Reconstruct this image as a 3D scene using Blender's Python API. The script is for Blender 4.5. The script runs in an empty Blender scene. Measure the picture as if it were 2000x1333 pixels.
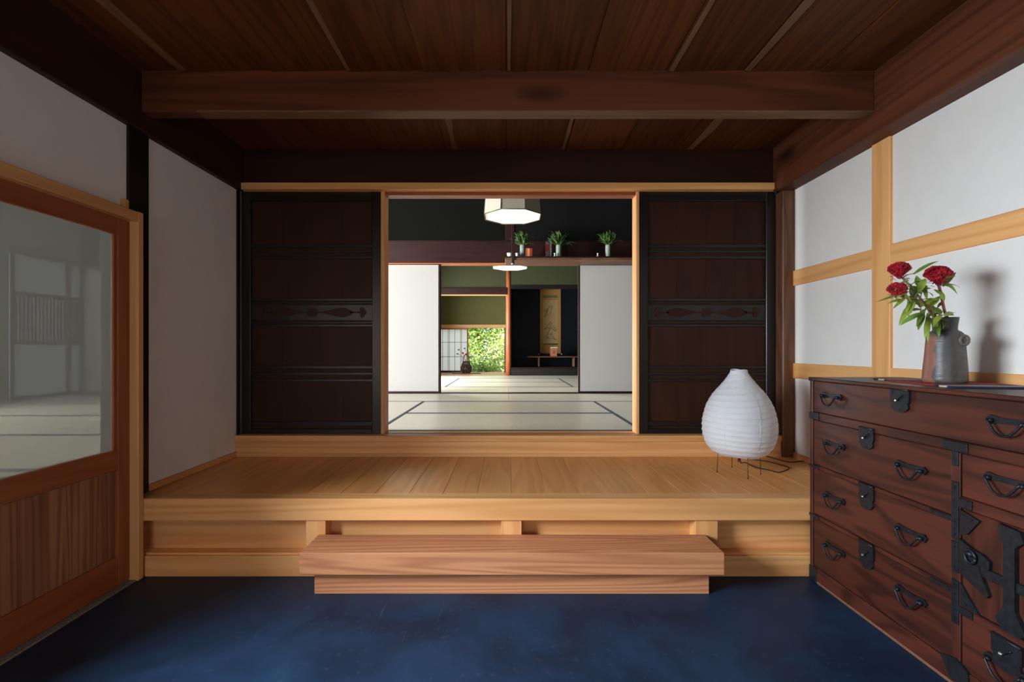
import bpy, bmesh, math, random
from mathutils import Vector, Matrix, noise
random.seed(7)
S = bpy.context.scene
C = S.collection
R = math.radians

# ------------------------------------------------------------------ camera, world, lights, exposure
ZC = 1.0837                       # eye height above the entrance floor
F = 944.44                        # 17 mm on 36 mm, in pixels of a 2000 px frame
cam_d = bpy.data.cameras.new('camera'); cam = bpy.data.objects.new('camera', cam_d); C.objects.link(cam)
cam.location = (0, 0, ZC); cam.rotation_euler = (R(90), 0, 0)
cam_d.lens = 17.0; cam_d.sensor_width = 36.0; cam_d.shift_x = 0.004; cam_d.shift_y = 0.00775
cam_d.clip_start = 0.02; cam_d.clip_end = 200
S.camera = cam

w = bpy.data.worlds.new('sky'); S.world = w; w.use_nodes = True
bg = w.node_tree.nodes['Background']
bg.inputs['Color'].default_value = (0.82, 0.91, 1.0, 1); bg.inputs['Strength'].default_value = 1.8

def area(name, loc, rot, sx, sy, power, col):
    d = bpy.data.lights.new(name, 'AREA'); d.shape = 'RECTANGLE'; d.size = sx; d.size_y = sy
    d.energy = power; d.color = col
    o = bpy.data.objects.new(name, d); o.location = loc; o.rotation_euler = rot; C.objects.link(o); return o
sd = bpy.data.lights.new('sun', 'SUN'); sd.energy = 17.0; sd.angle = R(0.6); sd.color = (1, 0.94, 0.82)
sun = bpy.data.objects.new('sun', sd); C.objects.link(sun)
sun.rotation_euler = Vector((-0.35, 0.55, -0.8)).to_track_quat('-Z', 'Y').to_euler()
# daylight through the entrance opening in the left wall, beside the camera
area('entrance_daylight', (-2.55, 0.42, 1.60), (0, R(-74), R(-22)), 1.1, 1.7, 390, (0.80, 0.90, 1.0))
# added weak fill from behind the viewer, lifting the faces turned this way
area('added_front_fill', (-.55, -2.9, 1.0), (R(80), 0, 0), 1.5, 1.1, 26, (0.97, 0.97, 1.0))
# daylight through the veranda of the tatami room and of the far room
area('veranda_daylight', (-5.75, 3.2, 1.45), (0, R(-90), 0), 1.8, 1.4, 1200, (0.92, 0.96, 1.0))
area('far_veranda_daylight', (-2.45, 8.4, 1.4), (0, R(-90), 0), 1.7, 2.6, 420, (0.93, 0.97, 1.0))

S.view_settings.view_transform = 'Standard'; S.view_settings.look = 'None'
S.view_settings.gamma = 1.0; S.view_settings.use_curve_mapping = False
S.view_settings.exposure = 0.0

# ------------------------------------------------------------------ materials
def newmat(name):
    m = bpy.data.materials.new(name); m.use_nodes = True
    nt = m.node_tree; return m, nt, nt.nodes['Principled BSDF']
def nd(nt, t, **kw):
    n = nt.nodes.new(t)
    for k, v in kw.items(): setattr(n, k, v)
    return n
def mixc(nt, fac, a, b):
    n = nd(nt, 'ShaderNodeMix', data_type='RGBA')
    for s, v in ((n.inputs['Factor'], fac), (n.inputs['A'], a), (n.inputs['B'], b)):
        if isinstance(v, bpy.types.NodeSocket): nt.links.new(v, s)
        elif isinstance(v, (int, float)): s.default_value = v
        else: s.default_value = (*v, 1)
    return n.outputs['Result']
def math_(nt, op, a, b=None, clamp=False):
    n = nd(nt, 'ShaderNodeMath', operation=op); n.use_clamp = clamp
    for i, v in enumerate((a, b)):
        if v is None: continue
        if isinstance(v, bpy.types.NodeSocket): nt.links.new(v, n.inputs[i])
        else: n.inputs[i].default_value = v
    return n.outputs[0]
def coords(nt, offs=True):
    tc = nd(nt, 'ShaderNodeTexCoord')
    if not offs: return tc.outputs['Object'], None
    oi = nd(nt, 'ShaderNodeObjectInfo')
    ad = nd(nt, 'ShaderNodeVectorMath', operation='ADD')
    sc = nd(nt, 'ShaderNodeVectorMath', operation='SCALE'); sc.inputs[0].default_value = (37.0, 53.0, 71.0)
    nt.links.new(oi.outputs['Random'], sc.inputs['Scale'])
    nt.links.new(tc.outputs['Object'], ad.inputs[0]); nt.links.new(sc.outputs[0], ad.inputs[1])
    return ad.outputs[0], oi.outputs['Random']
def noise_(nt, vec, scale3, scale, detail=3, rough=0.55, dist=0.0):
    mp = nd(nt, 'ShaderNodeMapping'); mp.inputs['Scale'].default_value = scale3
    nt.links.new(vec, mp.inputs['Vector'])
    n = nd(nt, 'ShaderNodeTexNoise'); n.inputs['Scale'].default_value = scale
    n.inputs['Detail'].default_value = detail; n.inputs['Roughness'].default_value = rough
    n.inputs['Distortion'].default_value = dist
    nt.links.new(mp.outputs[0], n.inputs['Vector']); return n.outputs['Fac']
def ramp(nt, f, lo, hi):
    n = nd(nt, 'ShaderNodeMapRange'); n.inputs['From Min'].default_value = lo; n.inputs['From Max'].default_value = hi
    n.clamp = True; nt.links.new(f, n.inputs['Value']); return n.outputs[0]
def bump(nt, b, h, strength, dist=0.01):
    n = nd(nt, 'ShaderNodeBump'); n.inputs['Strength'].default_value = strength; n.inputs['Distance'].default_value = dist
    nt.links.new(h, n.inputs['Height']); nt.links.new(n.outputs[0], b.inputs['Normal'])

def wood(name, light, dark, axis='X', ring=14.0, freq=5.0, rough=0.5, ringamt=0.55, vary=0.16, stretch=0.12, streak=0.5, bumps=0.12, spec=0.4, knots=None):
    m, nt, b = newmat(name)
    vec, rnd = coords(nt)
    ai = 'XYZ'.index(axis)
    s1 = [1.0]*3; s1[ai] = stretch
    s2 = [70.0]*3; s2[ai] = 1.3
    n1 = noise_(nt, vec, s1, freq, 2, 0.5, 0.3)
    ln = math_(nt, 'SINE', math_(nt, 'MULTIPLY', n1, ring*6.283))
    ln = ramp(nt, ln, -0.5, 1.0)
    n2 = noise_(nt, vec, s2, 1.0, 4, 0.6)
    s3 = [2.2]*3; s3[ai] = 0.5
    n3 = noise_(nt, vec, s3, 1.3, 2, 0.5)
    f = math_(nt, 'ADD', math_(nt, 'MULTIPLY', ln, ringamt), math_(nt, 'MULTIPLY', ramp(nt, n2, 0.3, 0.75), streak), True)
    col = mixc(nt, f, light, dark)
    if knots:
        vo = nd(nt, 'ShaderNodeTexVoronoi'); vo.inputs['Scale'].default_value = knots
        mp = nd(nt, 'ShaderNodeMapping'); s4 = [1.6]*3; s4[ai] = 0.6; mp.inputs['Scale'].default_value = s4
        nt.links.new(vec, mp.inputs['Vector']); nt.links.new(mp.outputs[0], vo.inputs['Vector'])
        kf = ramp(nt, vo.outputs['Distance'], 0.16, 0.05)
        col = mixc(nt, math_(nt, 'MULTIPLY', kf, 0.85), col, tuple(c*0.18 for c in dark))
    v = math_(nt, 'ADD', math_(nt, 'MULTIPLY', rnd, vary), 1.0 - vary/2)
    v = math_(nt, 'MULTIPLY', v, math_(nt, 'ADD', math_(nt, 'MULTIPLY', n3, 0.5), 0.75))
    hs = nd(nt, 'ShaderNodeHueSaturation'); nt.links.new(col, hs.inputs['Color']); nt.links.new(v, hs.inputs['Value'])
    nt.links.new(hs.outputs[0], b.inputs['Base Color'])
    b.inputs['Roughness'].default_value = rough; b.inputs['Specular IOR Level'].default_value = spec
    if bumps: bump(nt, b, n2, bumps, 0.004)
    return m
WOODS = {}
def W(kind, axis):
    k = kind + axis
    if k not in WOODS:
        P = dict(
            pale=dict(light=(.80, .43, .17), dark=(.66, .30, .10), stretch=.05, ring=9, freq=4.5, rough=.45, ringamt=.6, streak=.35, bumps=.05),
            palefloor=dict(light=(.78, .385, .13), dark=(.63, .265, .078), stretch=.07, ring=8, freq=6.0, rough=.38, ringamt=.55, streak=.35, bumps=.05, vary=.12),
            step=dict(light=(.56, .25, .115), dark=(.34, .125, .055), stretch=.045, ring=22, freq=4.5, rough=.5, ringamt=.6, streak=.35, bumps=.06),
            dark=dict(light=(.115, .034, .009), dark=(.050, .014, .0045), spec=.2, stretch=.06, ring=7, freq=8.0, rough=.55, ringamt=.5, vary=.35, knots=None),
            beam=dict(light=(.135, .041, .016), dark=(.060, .017, .0075), spec=.2, stretch=.05, ring=9, freq=5, rough=.55, ringamt=.5, vary=.1, knots=1.6),
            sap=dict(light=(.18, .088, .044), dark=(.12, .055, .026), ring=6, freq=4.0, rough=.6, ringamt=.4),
            black=dict(light=(.012, .009, .008), dark=(.006, .005, .005), ring=6, freq=5.0, rough=.32, ringamt=.5, spec=.5),
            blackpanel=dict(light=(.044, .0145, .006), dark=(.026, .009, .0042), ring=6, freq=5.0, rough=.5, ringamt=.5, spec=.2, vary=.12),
            postold=dict(light=(.16, .065, .028), dark=(.07, .026, .012), ring=8, freq=5.0, rough=.5, ringamt=.5),
            rednew=dict(light=(.36, .105, .034), dark=(.25, .06, .018), ring=7, freq=4.0, rough=.4, ringamt=.4),
            panelcedar=dict(light=(.40, .185, .085), dark=(.22, .085, .036), stretch=.03, ring=9, freq=9, rough=.5, ringamt=.7, vary=.25),
            chest=dict(light=(.080, .0195, .0105), dark=(.022, .0066, .0050), stretch=.16, ring=9, freq=5.0, rough=.42, ringamt=.6, streak=.35, vary=.22, spec=.38),
            jdark=dict(light=(.026, .008, .006), dark=(.014, .0048, .0038), spec=.3, ring=7, freq=5.0, rough=.4, ringamt=.5),
            pillar=dict(light=(.52, .155, .055), dark=(.34, .085, .03), ring=7, freq=5.0, rough=.35, ringamt=.5),
        )[kind]
        WOODS[k] = wood('wood_' + kind + '_' + axis.lower(), axis=axis, **P)
    return WOODS[k]

def plain(name, col, rough=.5, metal=0, spec=.5, vary=.15, scale=30, bumps=0, emis=None, trans=0):
    m, nt, b = newmat(name)
    vec, rnd = coords(nt)
    n = noise_(nt, vec, (1, 1, 1), scale, 4, .6)
    c = mixc(nt, ramp(nt, n, .3, .7), tuple(x*(1-vary) for x in col), tuple(min(1, x*(1+vary)) for x in col))
    nt.links.new(c, b.inputs['Base Color'])
    b.inputs['Roughness'].default_value = rough; b.inputs['Metallic'].default_value = metal
    b.inputs['Specular IOR Level'].default_value = spec
    if bumps: bump(nt, b, n, bumps, .004)
    if emis: b.inputs['Emission Color'].default_value = (*emis[:3], 1); b.inputs['Emission Strength'].default_value = emis[3]
    return m
M = {}
M['plaster'] = plain('plaster_white', (.80, .772, .728), .9, vary=.02, scale=9, bumps=.03, spec=.2)
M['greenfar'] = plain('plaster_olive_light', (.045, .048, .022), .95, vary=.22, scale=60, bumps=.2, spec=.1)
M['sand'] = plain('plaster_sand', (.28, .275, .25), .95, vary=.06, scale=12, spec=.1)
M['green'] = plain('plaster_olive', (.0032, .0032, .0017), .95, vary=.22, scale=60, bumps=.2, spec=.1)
M['greensmooth'] = plain('plaster_moss', (.13, .125, .045), .95, vary=.06, scale=12, spec=.1)
M['navy'] = plain('lacquer_navy', (.0026, .0045, .0088), .5, spec=.25, vary=.2, scale=5)
M['blackroom'] = plain('black_plaster', (.005, .005, .0045), .9, vary=.2, scale=20, spec=.1)
M['fusuma'] = plain('fusuma_paper', (.365, .348, .325), .85, vary=.015, scale=40, spec=.15)
M['iron'] = plain('wrought_iron', (.022, .023, .027), .42, metal=.55, vary=.35, scale=60, bumps=.15)
M['brass'] = plain('bright_stud', (.5, .48, .45), .25, metal=.9, vary=.1)
M['cable'] = plain('black_cable', (.008, .008, .008), .45)
M['wire'] = plain('black_wire', (.012, .012, .012), .4, metal=.4)
M['gravel'] = plain('gravel_sill', (.20, .185, .16), .9, vary=.5, scale=140, bumps=.5)
M['celadon'] = plain('celadon_glaze', (.20, .26, .20), .25, vary=.18, scale=25)
M['whiteware'] = plain('white_porcelain', (.78, .78, .76), .25, vary=.03)
M['redpaper'] = plain('red_paper', (.35, .02, .015), .6, vary=.3, scale=25)
M['greypaper'] = plain('grey_paper', (.20, .20, .20), .7, vary=.5, scale=45)
M['stem'] = plain('stem_green', (.20, .20, .06), .5, vary=.3, scale=40)
M['stemred'] = plain('stem_red', (.36, .14, .08), .5, vary=.3, scale=40)
M['leaf'] = plain('leaf_green', (.13, .24, .035), .4, vary=.45, scale=14)
M['leaflight'] = plain('leaf_yellow_green', (.27, .36, .05), .4, vary=.4, scale=14)
M['leafdark'] = plain('sakaki_green', (.065, .13, .024), .45, vary=.5, scale=20)
M['bloom'] = plain('cockscomb_red', (.34, .004, .014), .75, vary=.55, scale=55, bumps=.3)
M['gold'] = plain('scroll_brocade', (.46, .235, .06), .75, vary=.12, scale=50)
M['silkpaper'] = plain('scroll_silk', (.50, .33, .14), .8, vary=.12, scale=30)
M['ink'] = plain('ink_wash', (.22, .17, .09), .85, vary=.4, scale=50)
M['greenbro'] = plain('scroll_green_brocade', (.16, .15, .06), .8, vary=.2, scale=70)
M['bamboo'] = plain('smoked_bamboo', (.055, .020, .014), .35, vary=.5, scale=50)
M['thistle'] = plain('thistle_blue', (.12, .14, .17), .7, vary=.4, scale=90)
M['boxwood'] = plain('box_wood', (.34, .15, .075), .55, vary=.15, scale=12)
M['seal'] = plain('seal_red', (.45, .03, .02), .6, vary=.2)
M['soil'] = plain('garden_soil', (.09, .08, .05), .95, vary=.5, scale=6)
M['heri'] = plain('border_cloth', (.050, .062, .085), .75, vary=.3, scale=120)
M['lampframe'] = plain('lamp_frame', (.06, .045, .035), .5)
M['bark'] = plain('bark', (.16, .13, .10), .9, vary=.5, scale=18, bumps=.4)
for i, c in enumerate(((.30, .44, .10), (.46, .58, .16), (.18, .32, .08), (.58, .62, .32))):
    m, nt, b = newmat('garden_leaf_%d' % i)
    vec, rnd = coords(nt); n = noise_(nt, vec, (1, 1, 1), 9, 3, .6)
    cc = mixc(nt, ramp(nt, n, .3, .7), tuple(x*.55 for x in c), tuple(min(1, x*1.5) for x in c))
    nt.links.new(cc, b.inputs['Base Color']); b.inputs['Roughness'].default_value = .5
    tr = nd(nt, 'ShaderNodeBsdfTranslucent'); nt.links.new(cc, tr.inputs['Color'])
    mx = nd(nt, 'ShaderNodeMixShader'); mx.inputs[0].default_value = .4
    nt.links.new(b.outputs[0], mx.inputs[1]); nt.links.new(tr.outputs[0], mx.inputs[2])
    nt.links.new(mx.outputs[0], nt.nodes['Material Output'].inputs['Surface'])
    M['gleaf%d' % i] = m

def mat_concrete():
    m, nt, b = newmat('concrete_blue_tint')
    vec, _ = coords(nt, False)
    n1 = noise_(nt, vec, (1, 1, 1), 2.2, 5, .62, .4); n2 = noise_(nt, vec, (1, 1, 1), 38, 4, .6)
    n3 = noise_(nt, vec, (30, 2.0, 1), 1.0, 3, .6, 1.2)
    c = mixc(nt, ramp(nt, n1, .38, .64), (.006, .018, .042), (.012, .037, .084))  # blue of the daylight is put into the grey concrete's colour
    c = mixc(nt, math_(nt, 'MULTIPLY', ramp(nt, n2, .58, .75), .22), c, (.10, .11, .13))
    c = mixc(nt, math_(nt, 'MULTIPLY', ramp(nt, n3, .68, .78), .3), c, (.12, .13, .15))
    nt.links.new(c, b.inputs['Base Color'])
    nt.links.new(math_(nt, 'ADD', math_(nt, 'MULTIPLY', n1, .3), .34), b.inputs['Roughness'])
    b.inputs['Specular IOR Level'].default_value = .22
    bump(nt, b, n2, .06, .003); return m
M['concrete'] = mat_concrete()
def mat_tatami(axis):
    m, nt, b = newmat('tatami_' + axis.lower())
    vec, rnd = coords(nt)
    s = [240.0]*3; s['XYZ'.index(axis)] = 6.0
    n1 = noise_(nt, vec, s, 1.0, 2, .6)
    s = [4.0]*3; s['XYZ'.index(axis)] = 70.0
    n2 = noise_(nt, vec, s, 1.0, 1, .5)
    n3 = noise_(nt, vec, (1, 1, 1), 3.0, 3, .6)
    f = math_(nt, 'ADD', math_(nt, 'MULTIPLY', ramp(nt, n1, .3, .7), .6), math_(nt, 'MULTIPLY', ramp(nt, n2, .35, .65), .3))
    c = mixc(nt, f, (.74, .705, .58), (.60, .56, .43))
    c = mixc(nt, math_(nt, 'MULTIPLY', n3, .35), c, (.70, .60, .38))
    nt.links.new(c, b.inputs['Base Color']); b.inputs['Roughness'].default_value = .33
    b.inputs['Specular IOR Level'].default_value = .85
    bump(nt, b, n1, .04, .002); return m
M['tatX'] = mat_tatami('X'); M['tatY'] = mat_tatami('Y')
def mat_paper(name, col, tl, wr=0.0):
    m, nt, b = newmat(name)
    vec, rnd = coords(nt); n = noise_(nt, vec, (1, 1, 1), 22, 5, .65, .6)
    c = mixc(nt, n, tuple(x*.93 for x in col), col); nt.links.new(c, b.inputs['Base Color'])
    b.inputs['Roughness'].default_value = .8; b.inputs['Specular IOR Level'].default_value = .2
    if wr: bump(nt, b, n, wr, .012)
    t = nd(nt, 'ShaderNodeBsdfTranslucent'); nt.links.new(c, t.inputs['Color'])
    mx = nd(nt, 'ShaderNodeMixShader'); mx.inputs[0].default_value = tl
    nt.links.new(b.outputs[0], mx.inputs[1]); nt.links.new(t.outputs[0], mx.inputs[2])
    nt.links.new(mx.outputs[0], nt.nodes['Material Output'].inputs['Surface']); return m
M['shoji'] = mat_paper('shoji_paper', (.97, .96, .94), .88)
M['washi'] = mat_paper('washi_paper', (.88, .885, .90), .3, .5)
M['shade'] = plain('lamp_shade_cloth', (.30, .26, .205), .8, vary=.04, scale=60, emis=(1, .86, .66, .03))
M['diffuser'] = plain('lamp_diffuser', (.85, .82, .75), .6, vary=.01, emis=(1, .93, .80, .42))
def mat_glass():
    m, nt, b = newmat('milky_door_glass')
    nt.nodes.remove(b)
    t = nd(nt, 'ShaderNodeBsdfTransparent'); t.inputs[0].default_value = (.86, .88, .86, 1)
    d = nd(nt, 'ShaderNodeBsdfDiffuse'); d.inputs[0].default_value = (.36, .375, .36, 1)
    g = nd(nt, 'ShaderNodeBsdfGlossy'); g.inputs['Roughness'].default_value = .03; g.inputs[0].default_value = (.9, .9, .9, 1)
    m1 = nd(nt, 'ShaderNodeMixShader'); m1.inputs[0].default_value = .74
    nt.links.new(t.outputs[0], m1.inputs[1]); nt.links.new(d.outputs[0], m1.inputs[2])
    fr = nd(nt, 'ShaderNodeLayerWeight'); fr.inputs[0].default_value = .5
    m2 = nd(nt, 'ShaderNodeMixShader'); nt.links.new(math_(nt, 'ADD', math_(nt, 'MULTIPLY', math_(nt, 'POWER', fr.outputs['Facing'], 4.0), .5), .04), m2.inputs[0])
    nt.links.new(m1.outputs[0], m2.inputs[1]); nt.links.new(g.outputs[0], m2.inputs[2])
    nt.links.new(m2.outputs[0], nt.nodes['Material Output'].inputs['Surface']); return m
M['glass'] = mat_glass()

# ------------------------------------------------------------------ geometry helpers
WL = {}                                           # world (or local build-frame) origin of each parent
def link(name, bm, mat, parent=None, origin=(0, 0, 0), smooth=False):
    o0 = Vector(origin)
    me = bpy.data.meshes.new(name)
    bmesh.ops.translate(bm, verts=bm.verts, vec=-o0)
    bmesh.ops.recalc_face_normals(bm, faces=bm.faces)
    if smooth:
        for f in bm.faces: f.smooth = True
    bm.to_mesh(me); bm.free()
    for m in (mat if isinstance(mat, (list, tuple)) else [mat]): me.materials.append(m)
    o = bpy.data.objects.new(name, me); C.objects.link(o)
    o.location = o0
    if parent is not None:
        o.parent = parent; o.location = o0 - WL[parent]
    WL[o] = o0
    return o
def tag(o, label, cat, group=None, kind=None):
    o['label'] = label; o['category'] = cat
    if group: o['group'] = group
    if kind: o['kind'] = kind
    return o
def thing(name, loc, label, cat, group=None, kind=None, rz=0, local=False):
    o = bpy.data.objects.new(name, None); o.empty_display_size = .05; C.objects.link(o)
    o.location = loc; o.rotation_euler = (0, 0, rz)
    WL[o] = Vector((0, 0, 0)) if local else Vector(loc)
    return tag(o, label, cat, group, kind)
def bbox(bm, x0, x1, y0, y1, z0, z1, bev=0.0, mi=0):
    g = bmesh.ops.create_cube(bm, size=1.0)
    vs = g['verts']
    bmesh.ops.scale(bm, vec=(x1-x0, y1-y0, z1-z0), verts=vs)
    bmesh.ops.translate(bm, vec=((x0+x1)/2, (y0+y1)/2, (z0+z1)/2), verts=vs)
    fs = set(f for v in vs for f in v.link_faces)
    for f in fs: f.material_index = mi
    if bev > 0:
        es = set(e for v in vs for e in v.link_edges)
        bmesh.ops.bevel(bm, geom=list(es), offset=bev, segments=1, affect='EDGES', profile=.5)
def box(name, x0, x1, y0, y1, z0, z1, mat, parent=None, bev=0.002):
    bm = bmesh.new(); bbox(bm, x0, x1, y0, y1, z0, z1, bev)
    return link(name, bm, mat, parent, ((x0+x1)/2, (y0+y1)/2, (z0+z1)/2))
def prism(name, pts, axis, lo, hi, mat, parent=None, bev=0.0):
    bm = bmesh.new()
    def P(a, b, t): return {'x': (t, a, b), 'y': (a, t, b), 'z': (a, b, t)}[axis]
    v0 = [bm.verts.new(P(a, b, lo)) for a, b in pts]; v1 = [bm.verts.new(P(a, b, hi)) for a, b in pts]
    bm.faces.new(v0); bm.faces.new(v1[::-1]); n = len(pts)
    for i in range(n): bm.faces.new((v0[i], v0[(i+1) % n], v1[(i+1) % n], v1[i]))
    bmesh.ops.recalc_face_normals(bm, faces=bm.faces)
    ca = sum(p[0] for p in pts)/n; cb = sum(p[1] for p in pts)/n
    return link(name, bm, mat, parent, P(ca, cb, (lo+hi)/2))
def btube(bm, pts, rad, n=8, mi=0, cap=True):
    pts = [Vector(p) for p in pts]; k = len(pts)
    rs = rad if isinstance(rad, (list, tuple)) else [rad]*k
    rings = []; prev = None
    for i, p in enumerate(pts):
        t = (pts[min(i+1, k-1)] - pts[max(i-1, 0)]).normalized()
        if prev is None:
            a = Vector((0, 0, 1)) if abs(t.z) < .9 else Vector((1, 0, 0)); nrm = t.cross(a).normalized()
        else:
            nrm = (prev - t*prev.dot(t)); nrm = nrm.normalized() if nrm.length > 1e-6 else t.orthogonal().normalized()
        prev = nrm; bi = t.cross(nrm)
        rings.append([bm.verts.new(p + (nrm*math.cos(6.28318*j/n) + bi*math.sin(6.28318*j/n))*rs[i]) for j in range(n)])
    for i in range(k-1):
        for j in range(n):
            f = bm.faces.new((rings[i][j], rings[i][(j+1) % n], rings[i+1][(j+1) % n], rings[i+1][j])); f.material_index = mi; f.smooth = True
    if cap:
        for rg in (rings[0], rings[-1]):
            f = bm.faces.new(rg); f.material_index = mi
def tube(name, pts, rad, mat, parent=None, n=8):
    bm = bmesh.new(); btube(bm, pts, rad, n)
    return link(name, bm, mat, parent, pts[0])
def blathe(bm, prof, cx, cy, z0, seg=32, squash=None, mi=0):
    rings = []
    for i, (r, z) in enumerate(prof):
        rings.append([bm.verts.new((cx + r*math.cos(6.28318*j/seg), cy + r*math.sin(6.28318*j/seg), z0 + z)) for j in range(seg)])
    for i in range(len(rings)-1):
        for j in range(seg):
            f = bm.faces.new((rings[i][j], rings[i][(j+1) % seg], rings[i+1][(j+1) % seg], rings[i+1][j])); f.smooth = True; f.material_index = mi
    if prof[0][0] > 1e-4: bm.faces.new(rings[0])
    if prof[-1][0] > 1e-4: bm.faces.new(rings[-1])
def lathe(name, prof, cx, cy, z0, mat, parent=None, seg=32):
    bm = bmesh.new(); blathe(bm, prof, cx, cy, z0, seg)
    return link(name, bm, mat, parent, (cx, cy, z0))
def smooth_path(pts, n=6):
    pts = [Vector(p) for p in pts]; out = []
    for i in range(len(pts)-1):
        p0 = pts[max(i-1, 0)]; p1 = pts[i]; p2 = pts[i+1]; p3 = pts[min(i+2, len(pts)-1)]
        for k in range(n):
            t = k/n
            out.append(.5*((2*p1) + (p2-p0)*t + (2*p0-5*p1+4*p2-p3)*t*t + (-p0+3*p1-3*p2+p3)*t**3))
    out.append(pts[-1]); return out
def bleaf(bm, p, d, L, wd, curl=.5, fold=.25, seg=5, up=Vector((0, 0, 1)), mi=0):
    p = Vector(p); d = Vector(d).normalized()
    side = d.cross(up)
    side = side.normalized() if side.length > 1e-3 else Vector((1, 0, 0))
    rows = []
    for i in range(seg+1):
        t = i/seg
        ang = -curl*t*t
        dd = (d*math.cos(ang) + up*math.sin(ang)).normalized()
        pos = p + dd*(L*t)
        hw = wd*.5*math.sin(math.pi*min(1, .08 + t*.92))**.8*(1-.35*t)
        nn = side.cross(dd)
        rows.append((bm.verts.new(pos - side*hw + nn*hw*fold), bm.verts.new(pos), bm.verts.new(pos + side*hw + nn*hw*fold)))
    for i in range(seg):
        for k in range(2):
            f = bm.faces.new((rows[i][k], rows[i][k+1], rows[i+1][k+1], rows[i+1][k])); f.smooth = True; f.material_index = mi
def X(u, d): return (u-992)*d/F
def Z(v, d): return ZC - (v-682)*d/F

# levels
TAT = ZC - .57; PLAT = ZC - .7105; CEIL = ZC + 1.335; BEAMB = ZC + 1.042; LBEAMB = ZC + 1.055
XL, XR = -1.798, 1.879
RC = ZC + 1.93                                                      # ceiling of the tatami rooms

# ------------------------------------------------------------------ setting: shell of the entrance hall
def multi(name, boxes, mat, label, cat, kind='structure'):
    bm = bmesh.new()
    for b in boxes: bbox(bm, *b)
    o = link(name, bm, mat, None, (boxes[0][0], boxes[0][2], boxes[0][4])); return tag(o, label, cat, kind=kind)
tag(box('floor', -1.95, 1.98, -2.7, 2.31, -.06, 0, M['concrete'], bev=0), 'dark concrete floor of the entrance hall, blue daylight tint painted in', 'floor', kind='structure')
tag(box('ground', -14, 10, -8, 34, -.20, -.07, M['soil'], bev=0), 'garden ground outside the far window', 'ground', kind='structure')
multi('wall_left', [(-1.92, XL, -2.6, 2.29, 1.73, LBEAMB+.02), (-1.92, XL, 2.31, 3.30, PLAT-.03, LBEAMB+.02), (-1.92, XL, -2.6, -.5, 0, 1.73), (-1.92, XL, -.5, 1.33, 0, .68),
                    (-1.92, XL, 2.31, 2.36, 0, PLAT)], M['plaster'], 'shaded white plaster wall on the left, beside the glazed door', 'wall')
multi('wall_right', [(XR, 1.98, .45, 3.34, 0, CEIL+.1)], M['plaster'], 'bright white plaster wall on the right, behind the chest', 'wall')
multi('wall_front', [(-1.95, -1.6, -2.75, -2.65, 0, CEIL+.1), (.1, 1.98, -2.75, -2.65, 0, CEIL+.1), (-1.6, .1, -2.75, -2.65, 0, .35), (-1.6, .1, -2.75, -2.65, 1.6, CEIL+.1), (XR, 1.98, -2.7, .45, 0, CEIL+.1)], W('postold', 'Z'), 'unseen timber boarding behind the viewer, kept dark to cut bounce light', 'wall')  # opening added for the front fill; unseen boards kept dark to cut bounce
# timber frame on the walls
tag(box('wall_beam', XL-.12, XL+.035, -2.65, 3.24, LBEAMB, CEIL+.02, W('blackpanel', 'Y'), bev=.004), 'old beam along the top of the left wall, shade put into its dark colour', 'beam', kind='structure')  # darker wood than the right beam paints in the dim left side's shade
tag(box('wall_beam', 1.762, XR+.06, -2.65, 3.22, BEAMB, CEIL+.02, W('beam', 'Y'), bev=.008), 'reddish brown old beam along the top of the right wall', 'beam', kind='structure')
cb = box('cross_beam', XL+.035, 1.762, 2.324, 2.398, ZC+1.142, CEIL+.01, W('beam', 'X'), bev=.004)
box('pale_edge', XL+.30, 1.760, 2.3215, 2.3985, ZC+1.1405, ZC+1.149, W('sap', 'X'), cb, bev=.002)  # thin paler strip along the lower edge of the beam
tag(cb, 'knotty brown beam crossing the ceiling in front of the opening', 'beam', kind='structure')
tag(box('wall_post', XL-.125, XL+.012, 2.2785, 2.408, PLAT-.02, LBEAMB, W('black', 'Z'), bev=.003), 'dark post on the left wall behind the glazed door', 'post', kind='structure')
tag(box('wall_post', 1.862, XR+.04, 2.36, 2.477, PLAT, BEAMB, W('pale', 'Z'), bev=.003), 'pale wooden stud on the right wall behind the flowers', 'post', kind='structure')
tag(box('wall_post', 1.80, XR+.03, 3.165, 3.30, PLAT-.005, BEAMB, W('postold', 'Z'), bev=.006), 'old brown corner post at the right end of the sliding doors', 'post', kind='structure')
for z0, z1, lab in ((ZC+.413, ZC+.512, 'upper pale rail running along the right wall'), (ZC-.191, ZC-.093, 'lower pale rail on the right wall just above the chest')):
    r = box('wall_rail', 1.866, XR+.03, -2.6, 3.195, z0, z1, W('pale', 'Y'), bev=.003); tag(r, lab, 'rail', kind='structure')
tag(box('baseboard_left', XL-.01, XL+.012, 2.408, 3.19, PLAT, PLAT+.033, W('pale', 'Y'), bev=.002), 'thin pale baseboard at the foot of the left wall', 'baseboard', kind='structure')
tag(box('baseboard_right', 1.865, XR+.01, 2.30, 3.165, PLAT, PLAT+.033, W('pale', 'Y'), bev=.002), 'thin pale baseboard between the chest and the corner post', 'baseboard', kind='structure')

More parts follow.
